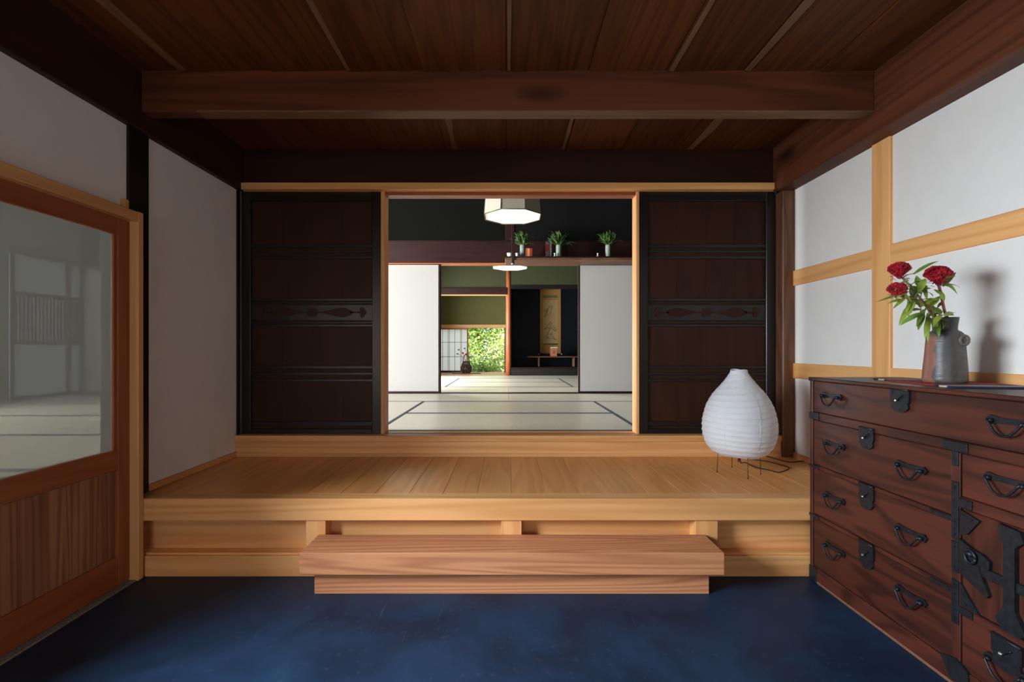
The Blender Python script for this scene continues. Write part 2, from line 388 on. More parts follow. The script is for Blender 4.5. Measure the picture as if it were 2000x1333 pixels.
# ceiling: lapped boards on a backing sheet
ceil = box('ceiling', -1.95, 1.98, -2.7, 3.36, CEIL+.035, CEIL+.06, W('dark', 'Y'), bev=0)
tag(ceil, 'dark brown ceiling of wide old boards', 'ceiling', kind='structure')
cj = [-1.95, -1.57, -1.139, -.77, -.406, -.008, .389, .764, 1.134, 1.50, 1.88]
for i in range(len(cj)-1):
    bm = bmesh.new(); x0, x1 = cj[i]+.0015, cj[i+1]-.0015
    bbox(bm, x0, x1, -2.65, 3.25, CEIL, CEIL+.03, 0)
    for v in bm.verts:                                              # boards lap: the left edge hangs lower
        v.co.z += (-.003 if (v.co.x < (x0+x1)/2) else .005)
    link('board', bm, W('dark', 'Y'), ceil, ((x0+x1)/2, 0, CEIL))
for x, a, b_, wd, taper in ((-.77, -1, 2.31, .045, .35), (-.002, -1, 2.31, .016, .6), (1.134, -1.2, 2.31, .06, .5), (-1.57, -1, 2.31, .06, .7),
                            (-.365, 2.42, 3.22, .03, .9), (.36, 2.42, 3.22, .008, 2.6), (1.20, 2.42, 3.22, .05, .7), (.77, -1, 2.31, .012, 1.3)):
    bm = bmesh.new(); K = 14; lo = []; hi = []
    for k in range(K+1):
        t = k/K; y = a+(b_-a)*t
        ww = wd*(1+(taper-1)*t)*(1+.25*math.sin(9*t+x*7)) + .003
        lo.append(bm.verts.new((x, y, CEIL-.0065))); hi.append(bm.verts.new((x+ww, y, CEIL-.0065)))
    fs = [bm.faces.new((lo[k], hi[k], hi[k+1], lo[k+1])) for k in range(K)]
    bmesh.ops.extrude_face_region(bm, geom=fs)
    for v in bm.verts: pass
    ex = [v for v in bm.verts if v not in lo and v not in hi]
    for v in ex: v.co.z += .006
    link('sapwood_edge', bm, W('sap', 'Y'), ceil, (x, (a+b_)/2, CEIL))

# ------------------------------------------------------------------ raised timber platform
plat = thing('entrance_platform', (0, 2.8, 0), 'pale wooden platform of planks with a thick edge beam and panelled front', 'platform', kind='structure')
x = .018 - .168*11
while x < XR:
    x0, x1 = max(x, XL), min(x+.168, XR)
    if x1-x0 > .01: box('plank', x0+.0006, x1-.0006, 2.376, 3.20, PLAT-.022, PLAT, W('palefloor', 'Y'), plat, bev=.0012)
    x += .168
box('edge_beam', XL, XR, 2.29, 2.375, PLAT-.104, PLAT+.0005, W('pale', 'X'), plat, bev=.003)
box('base_rail', XL, XR, 2.30, 2.42, .0, .098, W('pale', 'X'), plat, bev=.002)
box('base_cap', XL, XR, 2.315, 2.42, .098, .107, W('pale', 'X'), plat, bev=.001)
pz0, pz1 = .107, PLAT-.104
posts = [(-.962, -.868), (-.032, .066), (.891, 1.0)]
for a, b_ in posts: box('post', a, b_, 2.302, 2.40, pz0, pz1, W('pale', 'Z'), plat, bev=.002)
edges = [XL] + [v for p in posts for v in p] + [XR]
for i in range(0, 8, 2): box('panel', edges[i], edges[i+1], 2.372, 2.39, pz0, pz1, W('pale', 'X'), plat, bev=0)
box('support', XL+.02, XR-.02, 2.45, 3.15, 0, PLAT-.03, W('dark', 'X'), plat, bev=0)

# sill up to the tatami floor
sill = thing('sill_step', (0, 3.25, PLAT), 'pale wooden sill step under the black sliding doors', 'sill', kind='structure')
box('cap_rail', XL-.02, 1.862, 3.176, 3.36, TAT-.04, TAT, W('pale', 'X'), sill, bev=.003)
box('riser', XL-.02, 1.862, 3.187, 3.30, PLAT+.022, TAT-.04, W('pale', 'X'), sill, bev=0)
box('foot_strip', XL-.02, 1.862, 3.182, 3.30, PLAT, PLAT+.022, W('pale', 'X'), sill, bev=.001)
box('track', XL, 1.80, 3.255, 3.259, TAT, TAT+.0015, W('postold', 'X'), sill, bev=0)

# stepping block
st = thing('stepping_block', (.018, 2.2, 0), 'low cedar stepping block with a thick overhanging slab', 'step')
box('slab', -.901, .9365, 2.088, 2.298, .105, .2015, W('step', 'X'), st, bev=.003)
box('plinth', -.855, .889, 2.136, 2.298, 0, .105, W('step', 'X'), st, bev=.002)

# ------------------------------------------------------------------ lintel, jambs and beam above the black doors
tag(box('trim_1', XL+.004, 1.80, 3.195, 3.34, ZC+1.057, ZC+1.101, W('pale', 'X'), bev=.002), 'pale wooden lintel across the top of the black sliding doors', 'lintel', kind='structure')
tag(box('lintel_beam', XL-.12, XR+.1, 3.232, 3.38, ZC+1.101, RC+.1, W('blackpanel', 'X'), bev=0), 'black beam between the lintel and the ceiling', 'beam', kind='structure')
tag(box('trim_2', -.848, .865, 3.255, 3.335, ZC+1.036, ZC+1.057, W('rednew', 'X'), bev=.002), 'brown grooved rail under the lintel of the opening', 'rail', kind='structure')
tag(box('trim_3', -.851, -.826, 3.238, 3.345, TAT, ZC+1.057, W('pale', 'Z'), bev=.002), 'narrow pale jamb at the left of the opening', 'jamb', kind='structure')
tag(box('trim_4', .860, .880, 3.238, 3.345, TAT, ZC+1.057, W('pale', 'Z'), bev=.002), 'narrow pale jamb at the right of the opening', 'jamb', kind='structure')
tag(box('trim_5', XL-.02, XL+.006, 3.20, 3.24, TAT, ZC+1.06, W('black', 'Z'), bev=.001), 'thin black strip between the left wall and the black door', 'trim', kind='structure')

def heart(cx, cz, r, flip=1):
    pts = []
    for k in range(24):
        t = 2*math.pi*k/24
        a = 16*math.sin(t)**3/16; b_ = (13*math.cos(t)-5*math.cos(2*t)-2*math.cos(3*t)-math.cos(4*t))/16
        pts.append((cx - flip*b_*r*.75, cz + a*r))
    return pts
def tear(cx, cz, L, h, flip=1):
    up = []; K = 12
    for k in range(K+1):
        t = k/K; up.append((cx + flip*L*t, .12*h + h*math.sin(math.pi*t**1.7)**1.0*.88*(1 if t < 1 else 0)))
    return [(a, cz+b_) for a, b_ in up] + [(a, cz-b_) for a, b_ in up[::-1]]
def flower(cx, cz, r):
    return [(cx + 1.5*r*(1+.22*math.cos(6*t))*math.cos(t), cz + r*(1+.22*math.cos(6*t))*math.sin(t)) for t in [2*math.pi*k/36 for k in range(36)]]
def black_door(x0, x1, label, name):
    yf = 3.245
    t = thing(name, ((x0+x1)/2, yf+.02, TAT), label, 'sliding door', kind='structure')
    z0, z1 = TAT, ZC+1.057
    sw = .062
    bk, bp = W('black', 'Z'), W('blackpanel', 'Z')
    for a, b_ in ((x0, x0+sw), (x1-sw, x1)): box('stile', a, b_, yf, yf+.04, z0, z1, bk, t, bev=.003)
    zr = lambda v: Z(v, 3.25)
    box('top_rail', x0+sw, x1-sw, yf+.002, yf+.04, zr(393), z1, W('black', 'X'), t, bev=.003)
    box('bottom_rail', x0+sw, x1-sw, yf+.002, yf+.04, z0, zr(838), W('black', 'X'), t, bev=.003)
    for vs in ((477.5, 484), (489, 494), (500, 505.5), (583, 588.5), (590.5, 593), (629, 632), (634, 638.5), (715, 720.5), (728, 733), (741, 746), (824, 833)):
        box('cross_bar', x0+sw, x1-sw, yf+.008, yf+.03, zr(vs[1]), zr(vs[0]), W('black', 'X'), t, bev=.002)
    n = 4; pw = (x1-x0-2*sw)/n
    for i in range(n):
        box('panel_board', x0+sw+i*pw+.0006, x0+sw+(i+1)*pw-.0006, yf+.021, yf+.036, zr(840), zr(391), bp, t, bev=0)
    band = box('carved_band', x0+sw, x1-sw, yf+.012, yf+.03, zr(626), zr(595.5), W('black', 'X'), t, bev=.001)
    cx = (x0+x1)/2; cz = zr(610.5); hw = (x1-x0)/2-sw
    mo = W('blackpanel', 'X')
    prism('carved_flower', flower(cx, cz, .026), 'y', yf+.006, yf+.014, mo, band)
    for f in (-1, 1):
        prism('carved_heart', heart(cx+f*hw*.84, cz, .036, f), 'y', yf+.006, yf+.014, mo, band)
        prism('carved_teardrop', tear(cx+f*.05, cz, hw*.56, .032, f), 'y', yf+.006, yf+.014, mo, band)
        prism('carved_stalk', [(cx+f*hw*.64, cz-.004), (cx+f*hw*.80, cz-.006), (cx+f*hw*.80, cz+.006), (cx+f*hw*.64, cz+.004)], 'y', yf+.006, yf+.013, mo, band)
    return t
black_door(XL+.008, -.850, 'black lacquered sliding door with carved band left of the opening', 'door_2')
black_door(.880, 1.796, 'black lacquered sliding door with carved band behind the paper lantern', 'door_3')

# ------------------------------------------------------------------ glazed door in the left wall
DX = -1.765
dr = thing('door_1', (DX-.02, 1.8, 0), 'reddish brown sliding door with milky glass above vertical cedar boards', 'door', kind='structure')
rn = lambda a: W('rednew', a)
y0, y1 = 1.33, 2.262
box('stile', DX-.035, DX, y0, y0+.085, .008, 1.70, rn('Z'), dr, bev=.004)
box('stile', DX-.035, DX, 2.19, y1, .008, 1.70, rn('Z'), dr, bev=.004)
box('top_rail', DX-.035, DX-.001, y0+.085, 2.19, ZC+.518, 1.70, rn('Y'), dr, bev=.003)
box('middle_rail', DX-.035, DX-.001, y0+.085, 2.19, ZC-.549, ZC-.458, rn('Y'), dr, bev=.003)
box('bottom_rail', DX-.035, DX-.001, y0+.085, 2.19, .008, ZC-.941, rn('Y'), dr, bev=.003)
box('glass_pane', DX-.022, DX-.017, y0+.08, 2.192, ZC-.46, ZC+.52, M['glass'], dr, bev=0)
box('glazing_bead', DX-.017, DX-.008, 2.176, 2.19, ZC-.458, ZC+.518, rn('Z'), dr, bev=.001)
k = 0; y = y0+.085
ws = [.115, .095, .13, .10, .12, .13]
while y < 2.189:
    ye = min(2.19, y+ws[k % 6]); 
    if ye > 2.17: ye = 2.19
    box('panel_board', DX-.024, DX-.014, y+.0004, ye-.0004, ZC-.945, ZC-.545, W('panelcedar', 'Z'), dr, bev=.001); y = ye; k += 1
tag(box('trim_6', XL-.03, -1.724, 2.2555, 2.2895, 0, ZC+.642, W('pale', 'Z'), bev=.003), 'pale wooden jamb at the far side of the glazed door', 'jamb', kind='structure')
lin = box('trim_7', XL-.10, -1.724, -.55, 2.2555, 1.678, ZC+.640, W('pale', 'Y'), bev=.003); tag(lin, 'pale wooden lintel over the glazed door', 'lintel', kind='structure')
box('end_block', XL-.01, XL+.018, 2.242, 2.274, ZC+.64, ZC+.70, W('pale', 'Z'), lin, bev=.003)
wn = thing('window_4', (XL, .4, .68), 'open side window beside the glazed door letting daylight in', 'window', kind='structure')
box('sill_board', -1.93, -1.775, -.5, 1.328, .68, .70, W('pale', 'Y'), wn, bev=.003)
box('jamb', -1.925, -1.78, -.5, -.47, .70, 1.677, W('pale', 'Z'), wn, bev=.003)
tag(box('door_sill', -1.95, -1.734, -.5, 2.29, -.01, .006, M['gravel'], bev=.002), 'grey gravel-finished sill strip under the glazed door', 'sill', kind='structure')

# ------------------------------------------------------------------ tatami rooms beyond
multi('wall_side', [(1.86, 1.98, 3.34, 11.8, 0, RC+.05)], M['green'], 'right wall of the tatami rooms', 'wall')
multi('wall_veranda', [(-1.97, -1.87, 6.26, 7.05, 0, RC), (-1.97, -1.87, 9.75, 11.9, 0, RC), (-1.97, -1.87, 7.05, 9.75, 2.35, RC), (-1.97, -1.87, 7.05, 9.75, 0, TAT)], M['greensmooth'], 'left wall of the far tatami room with its veranda opening', 'wall')
multi('wall_outer', [(-5.6, -5.5, 1.3, 2.45, 0, RC), (-5.6, -5.5, 3.98, 5.33, 0, RC), (-5.6, -5.5, 2.4, 3.98, 2.35, RC), (-5.6, -5.5, 5.33, 6.26, ZC+1.09, RC), (-5.6, -5.5, 2.4, 6.3, 0, TAT-.02)], M['sand'], 'outer wall of the side room seen through the door glass', 'wall')
multi('wall_near', [(-5.6, -1.92, 1.26, 1.34, 0, RC)], M['plaster'], 'near wall of the side room behind the glazed door', 'wall')
multi('wall_upper', [(-1.97, -1.9, 1.3, 3.36, LBEAMB, RC)], M['plaster'], 'upper wall between side room and entrance hall', 'wall')
tag(box('roof', -6.2, 2.3, -3.0, 12.3, RC+.05, RC+.2, W('dark', 'X'), bev=0), 'roof over the house', 'roof', kind='structure')
tag(box('ceiling_inner', -5.6, 1.98, 1.3, 11.9, RC, RC+.05, W('jdark', 'Y'), bev=0), 'dark ceiling of the tatami rooms', 'ceiling', kind='structure')
# partition between the two rooms
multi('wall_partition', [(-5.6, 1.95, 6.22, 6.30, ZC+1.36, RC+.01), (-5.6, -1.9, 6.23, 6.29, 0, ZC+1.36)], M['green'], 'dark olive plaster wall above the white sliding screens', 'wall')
tag(box('picture_rail', -5.4, 1.86, 6.205, 6.225, ZC+1.385, ZC+1.395, W('jdark', 'X'), bev=0), 'thin dark rail above the screens', 'rail', kind='structure')
tag(box('header_beam', -1.95, 1.86, 6.19, 6.32, ZC+1.105, ZC+1.385, W('jdark', 'X'), bev=.003), 'wide reddish brown header beam above the white screens', 'beam', kind='structure')
tag(box('header_beam', -1.95, 1.86, 6.20, 6.34, ZC+1.090, ZC+1.105, W('rednew', 'X'), bev=.002), 'thin lighter track along the bottom of the header beam', 'rail', kind='structure')
tag(box('wall_post', X(987, 6.2), X(1000, 6.2), 6.17, 6.26, ZC+1.385, RC, W('jdark', 'Z'), bev=.003), 'dark post above the header beam beneath the near pendant lamp', 'post', kind='structure')
tag(box('wall_panel', X(1006, 6.2), 1.86, 6.195, 6.222, ZC+1.385, RC, M['blackroom'], bev=0), 'black panel for the dark recess behind the high shelf', 'wall', kind='structure')  # flat black panel set in place of the recess behind the shelf
tag(box('threshold', -1.95, 1.86, 6.17, 6.33, TAT-.02, TAT+.004, W('jdark', 'X'), bev=.002), 'brown wooden threshold between the two tatami rooms', 'sill', kind='structure')
def fusuma(x0, x1, yf, label, name):
    t = thing(name, ((x0+x1)/2, yf, TAT+.004), label, 'sliding screen', kind='structure')
    z0, z1 = TAT+.004, ZC+1.092; fw = .022
    box('paper', x0+fw*.6, x1-fw*.6, yf+.003, yf+.017, z0+.02, z1-.005, M['fusuma'], t, bev=0)
    for a, b_ in ((x0, x0+fw), (x1-fw, x1)): box('stile', a, b_, yf, yf+.02, z0, z1, W('jdark', 'Z'), t, bev=.002)
    box('bottom_rail', x0+fw, x1-fw, yf, yf+.02, z0, z0+.022, W('jdark', 'X'), t, bev=.002)
    box('top_rail', x0+fw, x1-fw, yf, yf+.02, z1-.012, z1, W('jdark', 'X'), t, bev=.002)
fusuma(-1.83, -.872, 6.21, 'white paper sliding screen on the left of the inner doorway', 'door_4')
fusuma(-1.83, -.866, 6.25, 'rear paper sliding screen stacked behind the left white screen', 'door_5')
fusuma(.902, 1.85, 6.21, 'white paper sliding screen on the right of the inner doorway', 'door_6')
# tatami floors
def tatami_floor(name, mats, label, x0, x1, yy0, yy1):
    f = box(name, x0, x1, yy0, yy1, TAT-.10, TAT-.05, W('dark', 'X'), bev=0)
    tag(f, label, 'floor', kind='structure')
    for (a, b_, c, d, ax) in mats:
        g = .0012
        m = box('tatami_mat', a+g, b_-g, c+g, d-g, TAT-.05, TAT, M['tat'+ax], f, bev=.002)
        hb = .028
        if ax == 'X':
            for q in (c+g, d-g-hb): box('border', a+g, b_-g, q, q+hb, TAT-.04, TAT+.0012, M['heri'], m, bev=0)
        else:
            for q in (a+g, b_-g-hb): box('border', q, q+hb, c+g, d-g, TAT-.04, TAT+.0012, M['heri'], m, bev=0)
r1 = [(-.9, .92, 3.37, 4.29, 'X'), (-.9, .92, 4.29, 5.24, 'X'), (-1.81, -.9, 3.37, 5.24, 'Y'), (.92, 1.85, 3.37, 5.24, 'Y'),
      (-1.81, .01, 5.24, 6.17, 'X'), (.01, 1.85, 5.24, 6.17, 'X')]
tatami_floor('floor_tatami', r1, 'straw tatami floor of the front room with dark blue borders', -1.85, 1.86, 3.36, 6.20)
r2 = [(-1.87, .01, 6.33, 7.26, 'X'), (.01, 1.86, 6.33, 7.26, 'X'), (-.93, .965, 7.26, 8.30, 'X'), (-.93, .965, 8.30, 9.35, 'X'),
      (-1.87, -.93, 7.26, 9.35, 'Y'), (.965, 1.86, 7.26, 9.35, 'Y'), (-1.87, .01, 9.35, 10.38, 'X'), (.01, 1.86, 9.35, 10.38, 'X')]
tatami_floor('floor_tatami', r2, 'straw tatami floor of the far room catching the garden light', -1.95, 1.86, 6.30, 10.40)
r3 = [(-5.5, -3.66, 1.34+.93*i, 1.34+.93*(i+1), 'X') for i in range(5)] + [(-3.66, -1.86, 1.34+.93*i, 1.34+.93*(i+1), 'X') for i in range(2, 5)] + [(-3.66, -1.92, 1.34+.93*i, 1.34+.93*(i+1), 'X') for i in range(2)]
tatami_floor('floor_tatami', r3, 'straw tatami floor of the side room seen through the door glass', -5.5, -1.86, 1.34, 6.20)

# shoji of the side room, seen dimly through the glazed door
def shoji_side(yy0, yy1, nbars, label, name):
    t = thing(name, (-5.47, (yy0+yy1)/2, TAT), label, 'shoji', kind='structure')
    z0, z1 = TAT, ZC+1.09; xf = -5.47; wj = W('postold', 'Z'); wh = W('postold', 'Y')
    box('stile', xf-.025, xf, yy0, yy0+.03, z0, z1, wj, t); box('stile', xf-.025, xf, yy1-.03, yy1, z0, z1, wj, t)
    for a, b_ in ((z0, z0+.04), (ZC+.05, ZC+.10), (ZC+.60, ZC+.65), (z1-.03, z1)): box('rail', xf-.025, xf, yy0+.03, yy1-.03, a, b_, wh, t)
    box('paper', xf-.022, xf-.018, yy0+.02, yy1-.02, z0+.02, z1-.02, M['shoji'], t, bev=0)
    for i in range(nbars):
        yb = yy0+.03+(yy1-yy0-.06)*(i+.5)/nbars
        box('lattice_bar', xf-.018, xf-.004, yb-.008, yb+.008, ZC+.10, ZC+.60, wj, t, bev=0)
    for zb in (ZC+.22, ZC+.35, ZC+.48): box('lattice_bar', xf-.016, xf-.006, yy0+.03, yy1-.03, zb-.005, zb+.005, wh, t, bev=0)
shoji_side(5.335, 6.03, 14, 'lattice shoji leaf seen through the door glass, the wider one', 'window_2')
shoji_side(6.03, 6.225, 4, 'narrow lattice shoji leaf seen through the door glass beside the corner', 'window_3')
t = thing('door_7', (-5.24, 6.21, TAT), 'pale screen with a round pull seen through the door glass', 'sliding screen', kind='structure')
box('paper', -5.44, -4.55, 6.205, 6.222, TAT+.02, ZC+1.0, M['fusuma'], t, bev=0)
prism('round_pull', [(-5.19+.03*math.cos(k*.5236), ZC+.2+.03*math.sin(k*.5236)) for k in range(12)], 'y', 6.199, 6.206, W('jdark', 'X'), t)

# ------------------------------------------------------------------ far alcoves
YF = 10.42
pil = lathe('alcove_pillar', [(.062, 0), (.060, .8), (.057, 1.6), (.056, RC-TAT)], .012, YF+.06, TAT-.02, W('pillar', 'Z'), seg=24)
tag(pil, 'round reddish log pillar between the garden window and the dark alcove', 'pillar', kind='structure')
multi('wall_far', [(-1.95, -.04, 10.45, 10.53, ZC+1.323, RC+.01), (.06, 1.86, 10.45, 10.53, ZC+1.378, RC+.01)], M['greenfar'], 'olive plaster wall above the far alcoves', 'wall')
tag(box('alcove_header', -1.95, .0, 10.42, 10.55, ZC+1.175, ZC+1.323, W('jdark', 'X'), bev=.003), 'reddish brown header beam above the garden window alcove', 'beam', kind='structure')
tag(box('alcove_header', -1.95, -.03, 10.43, 10.55, ZC+1.156, ZC+1.175, W('pale', 'X'), bev=.002), 'thin pale strip under the reddish alcove header', 'trim', kind='structure')
tag(box('alcove_header', .05, 1.86, 10.43, 10.54, ZC+1.30, ZC+1.378, W('black', 'X'), bev=.003), 'black header above the hanging scroll alcove', 'beam', kind='structure')
multi('wall_alcove', [(-1.95, .06, 11.70, 11.78, ZC+.585, RC), (-.055, .06, 11.66, 11.78, 0, ZC+.6)], M['greensmooth'], 'moss green plaster wall above the low garden window', 'wall')
multi('wall_scroll', [(.06, 1.9, 11.52, 11.60, 0, RC), (-.005, .055, 10.55, 11.62, 0, RC), (1.80, 1.86, 10.54, 11.55, 0, RC)], M['navy'], 'dark navy wall of the scroll alcove', 'wall')
tag(box('floor_boards', -1.95, -.0, 10.39, 11.78, TAT-.08, TAT-.001, W('pale', 'X'), bev=0), 'pale board floor of the garden window alcove', 'floor', kind='structure')
af = thing('alcove_floor', (.95, 10.9, TAT), 'raised black alcove floor with a brown front edge', 'floor', kind='structure')
box('floor_board', .06, 1.80, 10.44, 11.52, TAT+.02, TAT+.17, M['navy'], af, bev=0)
box('front_beam', .07, 1.86, 10.41, 10.47, TAT, TAT+.145, W('black', 'X'), af, bev=.004)
box('edge_strip', .07, 1.86, 10.405, 10.47, TAT+.145, TAT+.172, W('jdark', 'X'), af, bev=.003)
# garden window
win = thing('window_1', (-.9, 11.72, TAT), 'low open garden window with a pale wooden frame', 'window', kind='structure')
box('head_frame', -1.95, -.055, 11.67, 11.80, ZC+.508, ZC+.588, W('pale', 'X'), win, bev=.003)
box('sill_frame', -1.95, -.055, 11.67, 11.80, TAT-.04, TAT+.006, W('pale', 'X'), win, bev=.003)
box('side_frame', -.085, -.055, 11.66, 11.80, TAT, ZC+.51, W('postold', 'Z'), win, bev=.003)
sh = thing('shoji_screen', (-1.4, 11.7, TAT), 'white shoji screen covering the left half of the garden window', 'shoji', kind='structure')
sx0, sx1, sz0, sz1 = -1.93, -.955, TAT+.006, ZC+.508
box('stile', sx1-.035, sx1, 11.685, 11.715, sz0, sz1, W('rednew', 'Z'), sh); box('stile', sx0, sx0+.035, 11.685, 11.715, sz0, sz1, W('rednew', 'Z'), sh)
box('rail', sx0+.035, sx1-.035, 11.685, 11.715, sz0, sz0+.04, W('jdark', 'X'), sh); box('rail', sx0+.035, sx1-.035, 11.685, 11.715, sz1-.035, sz1, W('rednew', 'X'), sh)
box('paper', sx0+.02, sx1-.02, 11.704, 11.708, sz0+.02, sz1-.02, M['shoji'], sh, bev=0)
for xb in [X(u, 11.69) for u in (864.5, 875, 877.6, 888.3, 899.3, 901.6)] + [-1.72, -1.85]:
    box('vertical_bar', xb-.0045, xb+.0045, 11.692, 11.704, sz0+.04, sz1-.035, W('rednew', 'Z'), sh, bev=0)
for vb in (669, 697.3): box('cross_bar', sx0+.035, sx1-.035, 11.694, 11.703, Z(vb, 11.69)-.005, Z(vb, 11.69)+.005, W('jdark', 'X'), sh, bev=0)

# ------------------------------------------------------------------ pendant lamps
def pendant(cx, cy, zb, label):
    t = thing('pendant_lamp', (cx, cy, zb), label, 'lamp', 'octagonal pendant lamps of the tatami rooms')
    rb, rt, h = .275/math.cos(math.pi/8), .255/math.cos(math.pi/8), .30
    def ring(r, z): return [Vector((cx+r*math.cos(math.pi/8+k*math.pi/4), cy+r*math.sin(math.pi/8+k*math.pi/4), zb+z)) for k in range(8)]
    lo, hi = ring(rb, 0), ring(rt, h)
    for k in range(8):
        bm = bmesh.new(); a, b_, c, d = lo[k], lo[(k+1) % 8], hi[(k+1) % 8], hi[k]
        n = (b_-a).cross(d-a).normalized()*.004
        vs = [bm.verts.new(p) for p in (a, b_, c, d)] + [bm.verts.new(p-n) for p in (a, b_, c, d)]
        for f in ((0, 1, 2, 3), (7, 6, 5, 4), (0, 4, 5, 1), (1, 5, 6, 2), (2, 6, 7, 3), (3, 7, 4, 0)): bm.faces.new([vs[i] for i in f])
        link('shade_panel', bm, M['shade'], t, (a+c)/2)
        tube('corner_rib', [a, d], .0035, M['lampframe'], t, 6)
        tube('rim_bar', [a, b_], .004, M['lampframe'], t, 6)
    prism('diffuser', [(p.x, p.y) for p in ring(rb-.008, 0)], 'z', zb+.004, zb+.010, M['diffuser'], t)
    prism('top_plate', [(p.x, p.y) for p in ring(rt-.004, 0)], 'z', zb+h-.01, zb+h-.004, M['shade'], t)
    tube('cord', [(cx, cy, zb+h-.008), (cx, cy, RC-.02)], .005, M['cable'], t, 6)
    lathe('ceiling_rose', [(.045, 0), (.05, .01), (.04, .025)], cx, cy, RC-.026, M['lampframe'], t, 16)
pendant(X(1001, 4.8), 4.8, ZC+1.311, 'octagonal cloth pendant lamp nearer the viewer, hanging in the front tatami room')
pendant(X(996, 7.75), 7.75, ZC+1.300, 'octagonal pendant lamp in the far room, showing only its glowing bottom')

# ------------------------------------------------------------------ high shelf with offerings
SY = 5.80
sz = Z(509, SY)
shf = thing('high_shelf', (.85, 6.0, sz), 'long reddish brown high shelf hung under the ceiling of the front room', 'shelf')
box('shelf_board', X(986.7, SY), 1.86, SY, 6.19, sz+.006, sz+.034, W('postold', 'X'), shf, bev=.003)
box('top_board', X(990, SY), 1.86, SY+.006, 6.19, sz+.034, sz+.052, W('black', 'X'), shf, bev=.002)
hg = box('shelf_hanger', X(1000, SY)-.004, X(1005.5, SY)-.004, SY-.016, SY-.0005, sz-.035, RC, W('jdark', 'Z'), None, bev=.002)
tag(hg, 'dark hanging rod holding the left end of the high shelf', 'rod', kind='structure')
lathe('metal_foot', [(.004, 0), (.02, .004), (.02, .016), (.012, .02)], X(1002.5, SY)-.004, SY-.010, sz-.052, M['brass'], hg, 12)
SH = sz+.052
def sprig_vase(u, label, spread, lean):
    cx = X(u, 5.95); cy = 5.95
    t = thing('offering_vase', (cx, cy, SH), label, 'vase', 'celadon vases on the high shelf')
    lathe('vase_body', [(.034, 0), (.036, .01), (.036, .15), (.034, .165), (.029, .165), (.028, .05), (.0, .05)], cx, cy, SH, M['celadon'], t, 20)
    bm = bmesh.new(); rr = random.Random(int(u))
    for i in range(46):
        a = rr.uniform(0, 6.28); el = rr.uniform(.25, 1.4)
        d = Vector((math.cos(a)*math.cos(el)*spread+lean, math.sin(a)*math.cos(el)*.5, math.sin(el))).normalized()
        base = Vector((cx, cy, SH+.15)); tip = base + d*rr.uniform(.08, .13)
        btube(bm, [base, tip], .0018, 4)
        for q in range(3): bleaf(bm, base.lerp(tip, .45+.27*q), d+Vector((rr.uniform(-.6, .6), rr.uniform(-.4, .4), rr.uniform(-.2, .5))), rr.uniform(.07, .12), .016, .4, .2, 3)
    link('leaf_sprigs', bm, M['leafdark'], t, (cx, cy, SH+.16))
sprig_vase(1021, 'celadon vase of green sprigs beside the red packet on the high shelf', 1.0, .25)
sprig_vase(1091.5, 'celadon vase of green sprigs beside the patterned upright board on the high shelf', 1.1, .2)
sprig_vase(1188, 'celadon vase of green sprigs standing alone at the right of the high shelf', .9, .0)
cx = X(1033, 6.07)
rp = thing('paper_packet', (cx, 6.08, SH), 'red and gold paper packet standing behind the leftmost celadon vase', 'packet')
box('packet_body', cx-.040, cx+.045, 6.07, 6.085, SH, SH+.152, M['redpaper'], rp, bev=.002)
box('gold_band', cx-.02, cx+.012, 6.067, 6.07, SH+.04, SH+.15, M['gold'], rp, bev=0)
cx = X(1073, 6.09)
ub = thing('upright_board', (cx, 6.09, SH), 'pair of upright grey patterned boards beside the middle celadon vase', 'board')
box('board_front', cx-.05, cx-.008, 6.075, 6.09, SH, SH+.24, M['greypaper'], ub, bev=.002)
box('board_back', cx+.0, cx+.03, 6.08, 6.11, SH, SH+.28, M['greypaper'], ub, bev=.002)
box('red_tape', cx-.048, cx-.010, 6.0735, 6.075, SH+.11, SH+.20, M['redpaper'], ub, bev=0)
for u, lab in ((1083.5, 'tiny white porcelain bottle at the foot of the middle celadon vase'), (1167.5, 'tiny white porcelain bottle left of the lone celadon vase')):
    b_ = lathe('porcelain_bottle', [(.010, 0), (.014, .006), (.014, .02), (.007, .032), (.006, .044), (.013, .052), (.012, .054), (.0, .05)], X(u, 5.9), 5.9, SH, M['whiteware'], None, 16)
    tag(b_, lab, 'bottle', 'porcelain bottles on the high shelf')
for u, r_, lab in ((995.5, .036, 'white dish tilted at the left end of the high shelf'), (1010, .022, 'small white cup beside the hanger rod of the high shelf')):
    d_ = lathe('porcelain_dish', [(r_*.4, 0), (r_*.8, .02), (r_, .05), (r_*.9, .05), (r_*.5, .02), (0, .018)], X(u, 5.88), 5.88, SH, M['whiteware'], None, 20)
    tag(d_, lab, 'dish')

